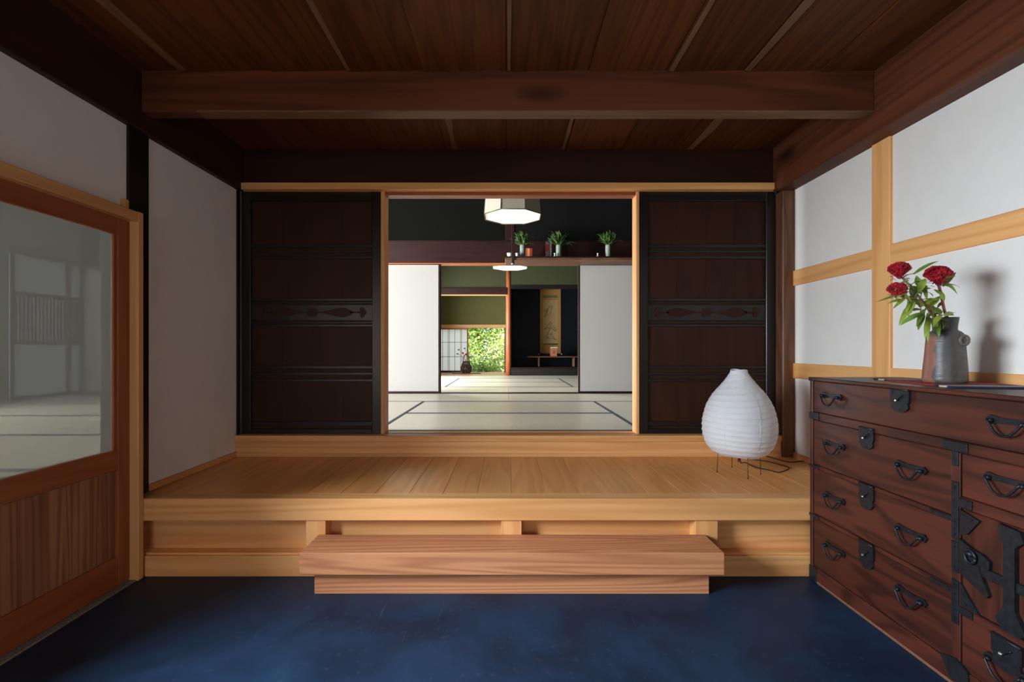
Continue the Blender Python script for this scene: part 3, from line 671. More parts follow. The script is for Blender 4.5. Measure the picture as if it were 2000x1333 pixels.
# ------------------------------------------------------------------ scroll, table, box, basket
ys = 11.50
sc = thing('hanging_scroll', (X(1075, ys), ys, Z(692, ys)), 'hanging scroll with ink landscape on ochre brocade in the dark alcove', 'scroll')
xa, xb = X(1055, ys), X(1095.3, ys)
box('mounting', xa, xb, ys-.006, ys-.002, Z(691, ys), Z(552, ys), M['gold'], sc, bev=0)
pa = box('painting', X(1060.5, ys), X(1089.5, ys), ys-.009, ys-.006, Z(672.5, ys), Z(587, ys), M['silkpaper'], sc, bev=0)
box('brocade_band', X(1060, ys), X(1089.5, ys), ys-.009, ys-.006, Z(582, ys), Z(577.5, ys), M['greenbro'], sc, bev=0)
box('brocade_band', X(1060, ys), X(1089.5, ys), ys-.009, ys-.006, Z(671.5, ys)-.03, Z(671.5, ys), M['greenbro'], sc, bev=0)
rr = random.Random(3)
def stroke(pts, w0, w1):
    bm = bmesh.new(); K = len(pts); a = []; c = []
    for i, (u, v) in enumerate(pts):
        p = Vector((X(u, ys), ys-.0105, Z(v, ys))); q = Vector((X(pts[min(i+1, K-1)][0], ys)-X(pts[max(i-1, 0)][0], ys), 0, Z(pts[min(i+1, K-1)][1], ys)-Z(pts[max(i-1, 0)][1], ys))).normalized()
        n = Vector((-q.z, 0, q.x))*(w0+(w1-w0)*i/(K-1))*.5
        a.append(bm.verts.new(p+n)); c.append(bm.verts.new(p-n))
    fs = [bm.faces.new((a[i], a[i+1], c[i+1], c[i])) for i in range(K-1)]
    ex = bmesh.ops.extrude_face_region(bm, geom=fs)
    bmesh.ops.translate(bm, verts=[g for g in ex['geom'] if isinstance(g, bmesh.types.BMVert)], vec=(0, .0012, 0))
    link('ink_stroke', bm, M['ink'], pa, (X(pts[0][0], ys), ys-.0105, Z(pts[0][1], ys)))
for pts, w0, w1 in (([(1079, 598), (1077, 606), (1074, 613), (1075, 619)], .02, .01), ([(1079, 598), (1073, 600), (1068, 606), (1066, 614)], .012, .03), ([(1066, 614), (1063, 620), (1066, 616)], .012, .03),
                    ([(1070, 604), (1069, 612), (1071, 618)], .02, .01), ([(1062, 608), (1066, 604)], .03, .01),
                    ([(1068, 662), (1070, 652), (1073, 645), (1076, 639), (1074, 634), (1070, 636), (1069, 641)], .024, .012), ([(1064, 643), (1069, 640), (1074, 642)], .035, .02),
                    ([(1075, 640), (1080, 644), (1086, 648)], .012, .03), ([(1078, 636), (1083, 641), (1088, 646)], .01, .025), ([(1061, 661), (1067, 658), (1072, 661)], .015, .03),
                    ([(1074, 656), (1077, 652), (1080, 658), (1083, 662)], .022, .012), ([(1070, 664), (1078, 661), (1086, 664)], .01, .02), ([(1072, 634), (1075, 630), (1079, 633)], .012, .022)):
    stroke(smooth_path([(p[0], p[1], 0) for p in pts], 4) and [(q.x, q.y) for q in smooth_path([(p[0], p[1], 0) for p in pts], 4)], w0, w1)
ro = tube('roller', [(X(1053.5, ys), ys-.012, Z(692, ys)), (X(1096.8, ys), ys-.012, Z(692, ys))], .014, W('black', 'X'), sc, 12)
for u in (1052.5, 1096.5): lathe('roller_knob', [(.008, 0), (.017, .004), (.019, .018), (.012, .032)], X(u, ys), ys-.012, Z(692, ys)-.016, M['whiteware'], ro, 12)
yt = 11.05
TF = TAT+.17
tb = thing('display_table', (1.05, yt, TF), 'low long reddish table on turned legs in the dark alcove', 'table')
box('table_top', X(1028.5, yt), 1.72, yt-.14, yt+.14, TF+.205, TF+.235, W('postold', 'X'), tb, bev=.006)
for u in (1052.5, 1120.5):
    for dy in (-.10, .10):
        lathe('turned_leg', [(.026, 0), (.018, .02), (.026, .045), (.018, .07), (.026, .095), (.018, .12), (.026, .145), (.018, .17), (.028, .205)], X(u, yt), yt+dy, TF, W('postold', 'Z'), tb, 12)
cxb = X(1081.2, yt); zb = TF+.235
bx_ = thing('wooden_box', (cxb, yt, zb), 'small reddish wooden box with a red seal and white paper lid on the low table', 'box')
box('box_body', cxb-.072, cxb+.072, yt-.07, yt+.07, zb, zb+.165, M['boxwood'], bx_, bev=.003)
box('lid', cxb-.088, cxb+.082, yt-.08, yt+.08, zb+.165, zb+.185, M['boxwood'], bx_, bev=.003)
box('paper_strip', cxb-.07, cxb+.085, yt-.05, yt+.05, zb+.185, zb+.205, M['whiteware'], bx_, bev=.004)
prism('seal', [(cxb+.028*math.cos(k*.5236), zb+.09+.032*math.sin(k*.5236)) for k in range(12)], 'y', yt-.0735, yt-.07, M['seal'], bx_)

yb = 11.15; cx = X(910.5, yb)
bd = box('flower_board', X(884, yb), X(939, yb), yb-.11, yb+.11, TAT-.001, TAT+.014, W('postold', 'X'), None, bev=.004); tag(bd, 'thin dark board under the woven flower basket', 'board')
bk = thing('flower_basket', (cx, yb, TAT+.014), 'dark woven bamboo basket with tall handle, thistles and grasses by the shoji', 'basket')
bz = TAT+.014
prof = [(.085, 0), (.12, .05), (.128, .10), (.115, .16), (.085, .22), (.070, .27)]
def pr(h):
    for i in range(len(prof)-1):
        if prof[i][1] <= h <= prof[i+1][1]:
            t = (h-prof[i][1])/(prof[i+1][1]-prof[i][1]); return prof[i][0]+t*(prof[i+1][0]-prof[i][0])
    return prof[-1][0]
bm = bmesh.new()
for k in range(14):
    for sgn in (-1, 1):
        pts = []
        for i in range(12):
            h = .27*i/11; a = 6.283*k/14 + sgn*h*5.0
            pts.append((cx+pr(h)*math.cos(a), yb+pr(h)*math.sin(a), bz+h+.004))
        btube(bm, pts, .006, 5)
for h in (.009, .09, .175, .268):
    btube(bm, [(cx+pr(min(h, .27))*math.cos(a), yb+pr(min(h, .27))*math.sin(a), bz+h) for a in [6.2832*j/24 for j in range(25)]], .008, 5)
link('woven_body', bm, M['bamboo'], bk, (cx, yb, bz))
lathe('liner', [(.07, .004), (.095, .06), (.09, .12), (.055, .2)], cx, yb, bz, M['bamboo'], bk, 16)
tube('handle', smooth_path([(cx-.072, yb, bz+.26), (cx-.066, yb, bz+.35), (cx-.035, yb, bz+.41), (cx, yb, bz+.42), (cx+.035, yb, bz+.41), (cx+.066, yb, bz+.35), (cx+.072, yb, bz+.26)], 4), .011, M['bamboo'], bk, 8)
def zy(u, v): return Vector((X(u, yb), yb, Z(v, yb)))
base = Vector((cx, yb, bz+.22))
for u, v in ((893.5, 691.5), (896, 683.5), (907.5, 681)):
    tip = zy(u, v); tube('stem', smooth_path([base, base.lerp(tip, .5)+Vector((.03, 0, .03)), tip], 4), .004, M['stem'], bk, 5)
    bm = bmesh.new(); g = bmesh.ops.create_icosphere(bm, subdivisions=2, radius=.026)
    for i, v_ in enumerate(bm.verts):
        if i % 2: v_.co *= .7
        v_.co.z *= .7
    bmesh.ops.translate(bm, verts=bm.verts, vec=tip); link('thistle_head', bm, M['thistle'], bk, tip)
for u, v in ((904, 690), (910.5, 692)):
    tip = zy(u, v); tube('stem', [base, tip], .004, M['stemred'], bk, 5)
    bm = bmesh.new(); bmesh.ops.create_icosphere(bm, subdivisions=1, radius=.03); bmesh.ops.scale(bm, vec=(1, 1, .7), verts=bm.verts)
    bmesh.ops.translate(bm, verts=bm.verts, vec=tip); link('red_bloom', bm, M['bloom'], bk, tip)
bm = bmesh.new(); rr = random.Random(5)
for i in range(16):
    tip = zy(rr.uniform(919, 936), rr.uniform(655, 684)); d = tip-base
    bleaf(bm, base+Vector((0, rr.uniform(-.03, .03), 0)), d, d.length, .022, .1, .1, 6)
link('grass_blades', bm, M['gleaf1'], bk, base)

# ------------------------------------------------------------------ paper lantern
LX, LY = 1.321, 2.766
zbot = Z(889, LY)
lan = thing('paper_lantern', (LX, LY, PLAT), 'white pear-shaped paper lantern on thin wire legs on the platform', 'lamp')
prof = [(.118, .0), (.16, .022), (.192, .056), (.2145, .113), (.2185, .170), (.209, .228), (.19, .285), (.156, .342), (.106, .400), (.062, .458), (.05, .478), (.049, .486)]
prof = [(r_*.915, h_) for r_, h_ in prof]
def lr(h):
    if h <= 0: return prof[0][0]
    for i in range(len(prof)-1):
        a, b_ = prof[i], prof[i+1]
        if a[1] <= h <= b_[1]:
            p0 = prof[max(i-1, 0)]; p3 = prof[min(i+2, len(prof)-1)]; t = (h-a[1])/(b_[1]-a[1])
            return .5*((2*a[0]) + (b_[0]-p0[0])*t + (2*p0[0]-5*a[0]+4*b_[0]-p3[0])*t*t + (-p0[0]+3*a[0]-3*b_[0]+p3[0])*t**3)
    return prof[-1][0]
NR = 16; pitch = .486/NR; SEG = 120; ROW = 150
bm = bmesh.new(); rings = []
for i in range(ROW+1):
    h = .486*i/ROW; ring = []
    for j in range(SEG):
        a = 6.28318*j/SEG
        ph = (h/pitch - a/6.28318 + .9*math.sin(h*16+a)*.18) % 1.0
        sc_ = 1 - (.020+.008*noise.noise(Vector((a*1.3, h*25, 3.1))))*math.sin(math.pi*ph)**.6 if 2 < i < ROW-2 else 1
        r_ = lr(h)*(sc_) + .0016*noise.noise(Vector((math.cos(a)*7, math.sin(a)*7, h*55))) + .0008*noise.noise(Vector((math.cos(a)*22, math.sin(a)*22, h*130)))
        zz = h + .005*math.sin(a*2+h*9) + .004*math.sin(a+1.0)*math.sin(h*6.4)
        ring.append(bm.verts.new((LX+r_*math.cos(a), LY+r_*math.sin(a), zbot+zz)))
    rings.append(ring)
for i in range(ROW):
    for j in range(SEG):
        f = bm.faces.new((rings[i][j], rings[i][(j+1) % SEG], rings[i+1][(j+1) % SEG], rings[i+1][j])); f.smooth = True
shade = link('paper_shade', bm, M['washi'], lan, (LX, LY, zbot))
bm = bmesh.new(); pts = []
for k in range(NR*28):
    h = pitch*(k/28.0)
    a = 6.28318*((h/pitch) % 1)
    if h > .48: break
    pts.append((LX+(lr(h)+.0002)*math.cos(a), LY+(lr(h)+.0002)*math.sin(a), zbot+h+.005*math.sin(a*2+h*9) + .004*math.sin(a+1.0)*math.sin(h*6.4)))
btube(bm, pts, .0009, 4); link('spiral_rib', bm, M['whiteware'], shade, (LX, LY, zbot))
for k in range(7):
    a = .35 + 6.2832*k/7; bm = bmesh.new(); L_ = []; R_ = []
    for i in range(60):
        h = .004 + .474*i/59; aa = a + .05*math.sin(h*7+k); da = .0022/max(lr(h), .03)
        zz = h + .005*math.sin(aa*2+h*9) + .004*math.sin(aa+1.0)*math.sin(h*6.4); r_ = lr(h)-.0012
        L_.append(bm.verts.new((LX+r_*math.cos(aa-da), LY+r_*math.sin(aa-da), zbot+zz))); R_.append(bm.verts.new((LX+r_*math.cos(aa+da), LY+r_*math.sin(aa+da), zbot+zz)))
    fs = [bm.faces.new((L_[i], R_[i], R_[i+1], L_[i+1])) for i in range(59)]
    ex = bmesh.ops.extrude_face_region(bm, geom=fs)
    bmesh.ops.translate(bm, verts=[g for g in ex['geom'] if isinstance(g, bmesh.types.BMVert)], vec=(-math.cos(a)*.0012, -math.sin(a)*.0012, 0))
    link('paper_seam', bm, M['washi'], shade, (LX, LY, zbot))
feet = [(1.202, 2.778), (1.3397, 2.892), (1.314, 2.645), (1.4296, 2.733)]
for fx, fy in feet:
    tx, ty = LX+(fx-LX)*.95, LY+(fy-LY)*.95
    lg = tube('leg', [(fx, fy, PLAT+.002), (tx, ty, zbot+.03)], .0016, M['wire'], lan, 6)
    lathe('foot_tip', [(.003, 0), (.004, .003), (.002, .007)], fx, fy, PLAT, M['wire'], lg, 8)
for a, b_ in ((0, 3), (1, 2)): 
    tube('cross_wire', [(LX+(feet[a][0]-LX)*.95, LY+(feet[a][1]-LY)*.95, zbot+.028), (LX+(feet[b_][0]-LX)*.95, LY+(feet[b_][1]-LY)*.95, zbot+.028)], .0016, M['wire'], lan, 6)
lathe('bulb_socket', [(.02, -.02), (.022, 0), (.02, .05), (.03, .08), (.035, .12), (.0, .15)], LX, LY, zbot+.04, M['whiteware'], lan, 12)
def gp(u, v): 
    d = .7105*F/(v-682); return Vector((X(u, d), d, PLAT+.0035))
sp = Vector((X(1443.5, 2.70), 2.70, zbot+.03))
path = [sp, sp+Vector((.01, .0, -.06)), gp(1455, 908)+Vector((0, 0, .01)), gp(1475, 914), gp(1500, 919.5), gp(1518, 924), gp(1530, 922), gp(1541, 916), gp(1530, 911), gp(1500, 903), gp(1470, 899), gp(1462, 895.5), gp(1478, 891), gp(1498, 893), gp(1540, 904), gp(1580, 903), Vector((1.75, 2.74, PLAT+.0035))]
tube('power_cord', smooth_path(path, 6), .003, M['cable'], lan, 6)
tube('pull_switch', [(LX-.03, LY-.06, zbot+.02), (LX-.03, LY-.06, zbot-.008), (LX-.03, LY-.06, zbot-.026)], [.001, .004, .003], M['cable'], lan, 6)

# ------------------------------------------------------------------ chest of drawers (local frame: x into the chest, -y along the front towards the camera)
CD, CLN, CH = .432, 1.05, .951
ch = thing('drawer_chest', (1.424, 2.281, 0), 'dark red stained wooden chest of drawers with black iron fittings', 'chest', rz=.0117, local=True)
cw = lambda a: W('chest', a)
def cbox(name, s0, s1, z0, z1, x0, x1, mat, parent=None, bev=.002): return box(name, x0, x1, -s1, -s0, z0, z1, mat, parent or ch, bev)
cbox('top_board', -.0, CLN, .936, CH, -.004, CD, cw('Y'), bev=.003)
cbox('side_panel', 0, .020, .02, .936, .0, CD, cw('Z'))
cbox('side_panel', CLN-.020, CLN, .02, .936, .0, CD, cw('Z'))
cbox('back_panel', .02, CLN-.02, .02, .936, CD-.015, CD, cw('Y'))
cbox('base_board', 0, CLN, .0, .070, .001, CD, cw('Y'), bev=.004)
cbox('pale_edge', .05, CLN-.01, .0, .011, -.002, .02, W('sap', 'Y'), bev=.003)  # worn lower edge of the chest base
rows = [(.7544, .7907), (.529, .545), (.299, .315)]
cbox('rail', .02, CLN-.02, .7544, .789, .002, .03, cw('Y'))
cbox('rail', .02, .718, .5285, .545, .002, .03, cw('Y')); cbox('rail', .02, .718, .2985, .315, .002, .03, cw('Y'))
cbox('stile', .718, .7476, .070, .7544, .001, .03, cw('Z'))
cbox('rail', .7476, CLN-.02, .58, .615, .002, .03, cw('Y')); cbox('rail', .7476, CLN-.02, .243, .27, .002, .03, cw('Y'))
cbox('inner_box', .03, CLN-.03, .08, .93, .034, CD-.02, cw('Y'), bev=0)
I = M['iron']
def handle(parent, sc0, z, wd=.135):
    pl = prism('handle_plate', [(-(sc0-wd/2), z+.004), (-(sc0-wd/2+.012), z+.016), (-(sc0-wd*.2), z+.011), (-(sc0+wd*.2), z+.011), (-(sc0+wd/2-.012), z+.016), (-(sc0+wd/2), z+.004),
                                (-(sc0+wd/2-.010), z-.012), (-(sc0+wd*.25), z-.006), (-(sc0-wd*.25), z-.006), (-(sc0-wd/2+.010), z-.012)], 'x', -.004, .003, I, parent)
    hw = wd*.36
    pts = smooth_path([(-.004, -(sc0-hw), z), (-.018, -(sc0-hw), z+.002), (-.020, -(sc0-hw*.80), z-.012), (-.022, -(sc0-hw*.45), z-.032), (-.022, -sc0, z-.040),
                       (-.022, -(sc0+hw*.45), z-.032), (-.020, -(sc0+hw*.80), z-.012), (-.018, -(sc0+hw), z+.002), (-.004, -(sc0+hw), z)], 4)
    tube('bail', pts, .0038, I, parent, 6)
    for q in (-1, 1): lathe('post_boss', [(.007, -.006), (.009, 0), (.007, .006)], -.010, -(sc0+q*hw), z, I, parent, 10)
def studs(pts, parent, r=.004):
    for s_, z_ in pts:
        bm = bmesh.new(); bmesh.ops.create_icosphere(bm, subdivisions=1, radius=r); bmesh.ops.scale(bm, vec=(.6, 1, 1), verts=bm.verts)
        bmesh.ops.translate(bm, verts=bm.verts, vec=(-.006, -s_, z_)); link('stud', bm, I, parent, (-.006, -s_, z_))
def lock(parent, sc0, zt, zb_, wd):
    hw = wd/2; zm = zb_+(zt-zb_)*.45
    pts = [(-(sc0-hw), zt), (-(sc0-hw), zm), (-(sc0-hw*.86), zm-.006)]
    for k in range(1, 8):
        a = math.pi*k/8; pts.append((-(sc0-hw*math.cos(a)*1.02), zm-.008-(zm-.008-zb_)*math.sin(a)))
    pts += [(-(sc0+hw*.86), zm-.006), (-(sc0+hw), zm), (-(sc0+hw), zt)]
    pl = prism('lock_plate', pts, 'x', -.0055, .003, I, parent)
    tube('hasp_bar', [(-.007, -(sc0-hw), zt-.004), (-.007, -(sc0+hw), zt-.004)], .003, I, parent, 6)
    tube('key_cover', smooth_path([(-.007, -(sc0-hw*.15), zm+.004), (-.011, -(sc0+hw*.12), zm+.016), (-.008, -(sc0+hw*.42), zm+.026)], 3), .0028, I, parent, 6)
    bm = bmesh.new(); bmesh.ops.create_icosphere(bm, subdivisions=2, radius=.006); bmesh.ops.translate(bm, verts=bm.verts, vec=(-.010, -(sc0-hw*.25), zm+.004)); link('knob', bm, M['brass'], parent, (-.01, -(sc0-hw*.25), zm+.004))
    studs([(sc0-hw*.75, zt-.014), (sc0+hw*.75, zt-.014), (sc0-hw*.7, zm), (sc0+hw*.7, zm), (sc0, zb_+.010)], parent, .0035)
def drawer(s0, s1, z0, z1, handles, lk, hz):
    d = cbox('drawer', s0+.002, s1-.002, z0+.001, z1-.001, .004, .034, cw('Y'), bev=.003)
    for h in handles: handle(d, h, hz)
    if lk: lock(d, *lk)
    return d
drawer(.02, CLN-.02, .789, .936, (.15, .90), (.52, .939, .852, .082), .873)
drawer(.02, .718, .545, .7544, (.17, .565), (.358, .772, .684, .076), .662)
drawer(.02, .718, .315, .5285, (.17, .565), (.358, .546, .444, .076), .430)
drawer(.02, .718, .071, .2985, (.17, .565), (.358, .316, .208, .076), .207)
drawer(.7476, CLN-.02, .615, .7544, (.893,), None, .702)
drawer(.7476, CLN-.02, .071, .243, (.893,), (.893, .250, .155, .085), .165)
cd = cbox('cupboard_door', .750, CLN-.022, .272, .578, .004, .030, cw('Z'), bev=.003)
# iron on the little door: lock bar with flared ends, lock plate, straps, corner pieces
bar = [(-.876, .577), (-.935, .572), (-.945, .545), (-.928, .530), (-.921, .52), (-.921, .34), (-.930, .325), (-.948, .29), (-.935, .274), (-.885, .274), (-.866, .300), (-.884, .33), (-.889, .345), (-.889, .52), (-.882, .53)]
prism('lock_bar', bar, 'x', -.010, .004, I, cd)
studs([(.905, .31+.028*k) for k in range(9)] + [(.892, .555), (.925, .555), (.888, .292), (.920, .29)], cd, .0042)
prism('lock_plate', [(-.752, .485), (-.79, .470), (-.83, .462), (-.848, .450), (-.846, .425), (-.832, .415), (-.815, .428), (-.822, .40), (-.835, .375), (-.846, .350), (-.84, .34), (-.79, .362), (-.752, .378)], 'x', -.008, .004, I, cd)
cbox('strap', .80, CLN-.03, .395, .425, -.005, .005, I, cd, bev=.002)
tube('ring_pull', [(-.014, -(.795+.017*math.cos(a)), .445+.02*math.sin(a)) for a in [6.2832*j/16 for j in range(17)]], .0045, I, cd, 6)
lathe('knob', [(.004, -.008), (.010, -.004), (.011, .004), (.004, .010)], -.012, -.795, .452, I, cd, 10)
prism('corner_iron', [(-.751, .577), (-.815, .560), (-.775, .505), (-.751, .497)], 'x', -.004, .004, I, cd)
prism('corner_iron', [(-.752, .375-.03), (-.812, .274), (-.752, .274)], 'x', -.004, .004, I, cd)
studs([(.765, .56), (.765, .52), (.79, .555), (.765, .31), (.772, .285), (.795, .283), (.770, .36+.02), (.77, .46), (.81, .38)], cd)
# straps on the carcass
def strap(s0, s1, z0, z1): return cbox('iron_strap', s0, s1, z0, z1, -.0035, .01, I, bev=.0015)
strap(-.0005, .062, .757, .789); strap(-.0005, .062, .530, .544); strap(-.0005, .062, .300, .314); strap(-.0005, .05, .004, .069)
strap(.690, .775, .757, .787); strap(.722, .744, .71, .757)
strap(.721, .745, .475, .66); strap(.640, .721, .529, .544); strap(.745, .788, .583, .612)
strap(.7215, .7445, .37, .468)
strap(.721, .745, .205, .345); strap(.640, .721, .299, .314); strap(.745, .790, .245, .268)
prism('iron_strap', [(-.68, .078), (-.735, .096), (-.775, .078), (-.785, .028), (-.72, .02)], 'x', -.0035, .01, I, ch)
cbox('iron_corner', -.0015, .035, .934, .951, -.0055, .06, I, bev=.001)
cbox('iron_corner', CLN-.035, CLN+.0015, .934, .951, -.0055, .06, I, bev=.001)
studs([(.733, z_) for z_ in (.49, .51, .53, .60, .64, .385, .45, .22, .25, .30, .33)], ch, .0035)

# mat on the chest
def mat_runner():
    m, nt, b = newmat('striped_mat_cloth')
    vec, _ = coords(nt, False)
    sx = nd(nt, 'ShaderNodeSeparateXYZ'); nt.links.new(vec, sx.inputs[0])
    n = noise_(nt, vec, (1, 1, 1), 160, 2, .6)
    ay = math_(nt, 'ABSOLUTE', math_(nt, 'ADD', sx.outputs[1], math_(nt, 'MULTIPLY', math_(nt, 'SUBTRACT', n, .5), .03)))
    s1 = math_(nt, 'MULTIPLY', math_(nt, 'GREATER_THAN', ay, .165), math_(nt, 'LESS_THAN', ay, .205))
    s2 = math_(nt, 'LESS_THAN', ay, .145)
    c = mixc(nt, s1, (.010, .014, .045), (.50, .48, .38)); c = mixc(nt, s2, c, (.24, .018, .014))
    c = mixc(nt, math_(nt, 'MULTIPLY', ramp(nt, n, .55, .75), .4), c, (.02, .02, .04))
    nt.links.new(c, b.inputs['Base Color']); b.inputs['Roughness'].default_value = .9; bump(nt, b, n, .3, .003); return m
A, B = Vector((1.585, 2.10)), Vector((1.497, 1.62))
yd = (A-B).normalized(); xd = Vector((yd.y, -yd.x)); mc = (A+B)/2 + xd*.135
bm = bmesh.new(); bbox(bm, -.135, .135, -.245, .245, 0, .006, .002)
mt = link('table_mat', bm, mat_runner()); mt.location = (mc.x, mc.y, CH); mt.rotation_euler = (0, 0, math.atan2(yd.y, yd.x)-math.pi/2)
tag(mt, 'navy woven mat with red centre and pale stripes on the chest', 'mat')

# ------------------------------------------------------------------ vase with cockscomb
VX, VY, VZ = 1.640, 1.815, CH+.006
def mat_vase():
    m, nt, b = newmat('ash_glazed_stoneware')
    vec, _ = coords(nt, False)
    n = noise_(nt, vec, (1, 1, .4), 14, 4, .6); n2 = noise_(nt, vec, (1, 1, 12), 5, 3, .6); n3 = noise_(nt, vec, (1, 1, 1), 9, 3, .5)
    sx = nd(nt, 'ShaderNodeSeparateXYZ'); nt.links.new(vec, sx.inputs[0])
    c = mixc(nt, ramp(nt, n, .35, .65), (.045, .042, .042), (.125, .108, .088))
    c = mixc(nt, math_(nt, 'MULTIPLY', n2, .35), c, (.05, .05, .055))
    lf = math_(nt, 'ADD', math_(nt, 'ADD', math_(nt, 'MULTIPLY', sx.outputs[0], -.95), math_(nt, 'MULTIPLY', sx.outputs[1], .32)), math_(nt, 'MULTIPLY', math_(nt, 'SUBTRACT', n3, .5), .09))
    red = math_(nt, 'MULTIPLY', ramp(nt, lf, .043, .046), ramp(nt, sx.outputs[2], .185, .165))
    c = mixc(nt, red, c, (.23, .095, .062))
    nt.links.new(c, b.inputs['Base Color']); b.inputs['Roughness'].default_value = .42; bump(nt, b, n2, .5, .006); return m
vs = thing('flower_vase', (VX, VY, VZ), 'grey brown stoneware vase with a lug and reddish patch on the mat', 'vase')
VK = .745
vp = [(.080, 0), (.087, .004), (.0875, .012), (.086, .035), (.0835, .07), (.080, .105), (.077, .14), (.0745, .17), (.0715, .182), (.062, .1905), (.052, .195), (.0485, .199), (.050, .215), (.054, .235), (.0565, .244), (.052, .2445), (.047, .23), (.044, .205), (.06, .18), (.06, .03), (.0, .03)]
vp = [(r_*VK, z_) for r_, z_ in vp]
bm = bmesh.new(); blathe(bm, vp, VX, VY, VZ, 48)
for v in bm.verts:
    a = math.atan2(v.co.y-VY, v.co.x-VX); k = 1 + .022*math.sin(a*2+.6+v.co.z*9) + .012*math.sin(a*3+v.co.z*21) + .006*math.sin(v.co.z*260)
    v.co.x = VX+(v.co.x-VX)*k; v.co.y = VY+(v.co.y-VY)*k
link('vase_body', bm, mat_vase(), vs, (VX, VY, VZ))
lugm = plain('ash_glaze_lug', (.10, .088, .072), .45, vary=.3, scale=40)
ea = R(-75); ec = Vector((VX+.056*math.cos(ea), VY+.056*math.sin(ea), VZ+.158)); et = Vector((-math.sin(ea), math.cos(ea), 0)); en = Vector((math.cos(ea), math.sin(ea), 0))
tube('lug', [ec + en*.006 + (en*.5+et*.87)*.012*math.cos(t_) + Vector((0, 0, .016*math.sin(t_))) for t_ in [6.2832*j/18 for j in range(19)]], .0065, lugm, vs, 8)

fl = thing('cockscomb_bouquet', (VX, VY, VZ+.05), 'three dark red cockscomb flowers with green leaves standing in the stoneware vase', 'flowers')
def fp(u, v, d): return Vector((X(u, d), d, Z(v, d)))
mouth = Vector((VX, VY, VZ+.20)); root = Vector((VX, VY, VZ+.06))
heads = [(fp(1756, 527, 1.82), 43, .80, 'a'), (fp(1832, 537, 1.79), 50, .80, 'b'), (fp(1752, 566, 1.76), 37, .85, 'c')]
def comb(c, r, hz, seed):
    bm = bmesh.new(); bmesh.ops.create_icosphere(bm, subdivisions=5, radius=1)
    for v in bm.verts:
        n = v.co.normalized()
        q = Vector((n.x*3.2+seed, n.y*3.2, n.z*3.2)); big = noise.noise(q*.6)
        rid = abs(noise.noise(q*1.7+Vector((big*2, big, 0))))
        fine = noise.noise(q*5)
        k = 1 + .12*big - .60*max(0, .20-rid)*2.0 + .10*fine
        t_ = max(0, -n.z-.05); kx = 1 - .55*min(1, t_*1.2)
        v.co = Vector((n.x*k*r*kx, n.y*k*r*.9*kx, n.z*k*r*hz*(1.22 if n.z > 0 else .85*(1+.8*t_))))
    bmesh.ops.translate(bm, verts=bm.verts, vec=c); return link('bloom', bm, M['bloom'], fl, c, smooth=False)
for i, (c, px, hz, _) in enumerate(heads):
    r_ = px/2*1.8/F*.93; comb(c, r_, hz*.78, i*7.3)
    bm = bmesh.new(); rr = random.Random(i)
    for k in range(26):                                            # frilly lower florets
        a = rr.uniform(0, 6.28); q = c + Vector((math.cos(a)*r_*.5, math.sin(a)*r_*.45, -r_*rr.uniform(.3, 1.0)))
        bleaf(bm, q, Vector((math.cos(a), math.sin(a), rr.uniform(-.3, .6))), r_*rr.uniform(.25, .5), r_*.2, .2, .3, 2)
    link('florets', bm, M['bloom'], fl, c)
def stem(pts, r0, r1, mat):
    P = smooth_path(pts, 5); K = len(P); tube('stem', P, [r0+(r1-r0)*i/(K-1) for i in range(K)], mat, fl, 8); return P
S1 = stem([root, mouth+Vector((-.02, .0, .0)), fp(1810, 600, 1.82), fp(1782, 565, 1.82), heads[0][0]+Vector((.012, 0, -.03))], .0046, .0042, M['stem'])
S2 = stem([root, mouth+Vector((.012, -.01, .0)), fp(1845, 609, 1.80), fp(1838, 575, 1.79), heads[1][0]+Vector((.0, 0, -.03))], .0048, .0046, M['stemred'])
S3 = stem([root, mouth+Vector((-.025, -.01, .0)), fp(1815, 600, 1.79), fp(1785, 585, 1.77), heads[2][0]+Vector((.012, 0, -.025))], .0046, .0042, M['stemred'])
def lf(u0, v0, u1, v1, wpx, curl=.35, d0=1.79, d1=1.77, fold=.3):
    a, b_ = fp(u0, v0, d0), fp(u1, v1, d1); d = b_-a
    bm = bmesh.new()
    view = Vector((a.x, a.y, 0)).normalized()                       # blades turned broadside to the room
    up = (Vector((0, 0, 1)) - d.normalized()*d.normalized().z)
    upv = (view*-.8 + Vector((0, 0, .6))).normalized()
    bleaf(bm, a, d, d.length, wpx*1.8/F*.8, curl, fold, 7, upv); near = min(S1+S2+S3, key=lambda q: (q-a).length)
    if (near-a).length > .006: tube('petiole', smooth_path([near, near.lerp(a, .5)+Vector((0, 0, .004)), a+d*.06], 3), .0016, M['stem'], fl, 5)
    link('leaf', bm, M['leaf'] if random.random() < .55 else M['leaflight'], fl, a)
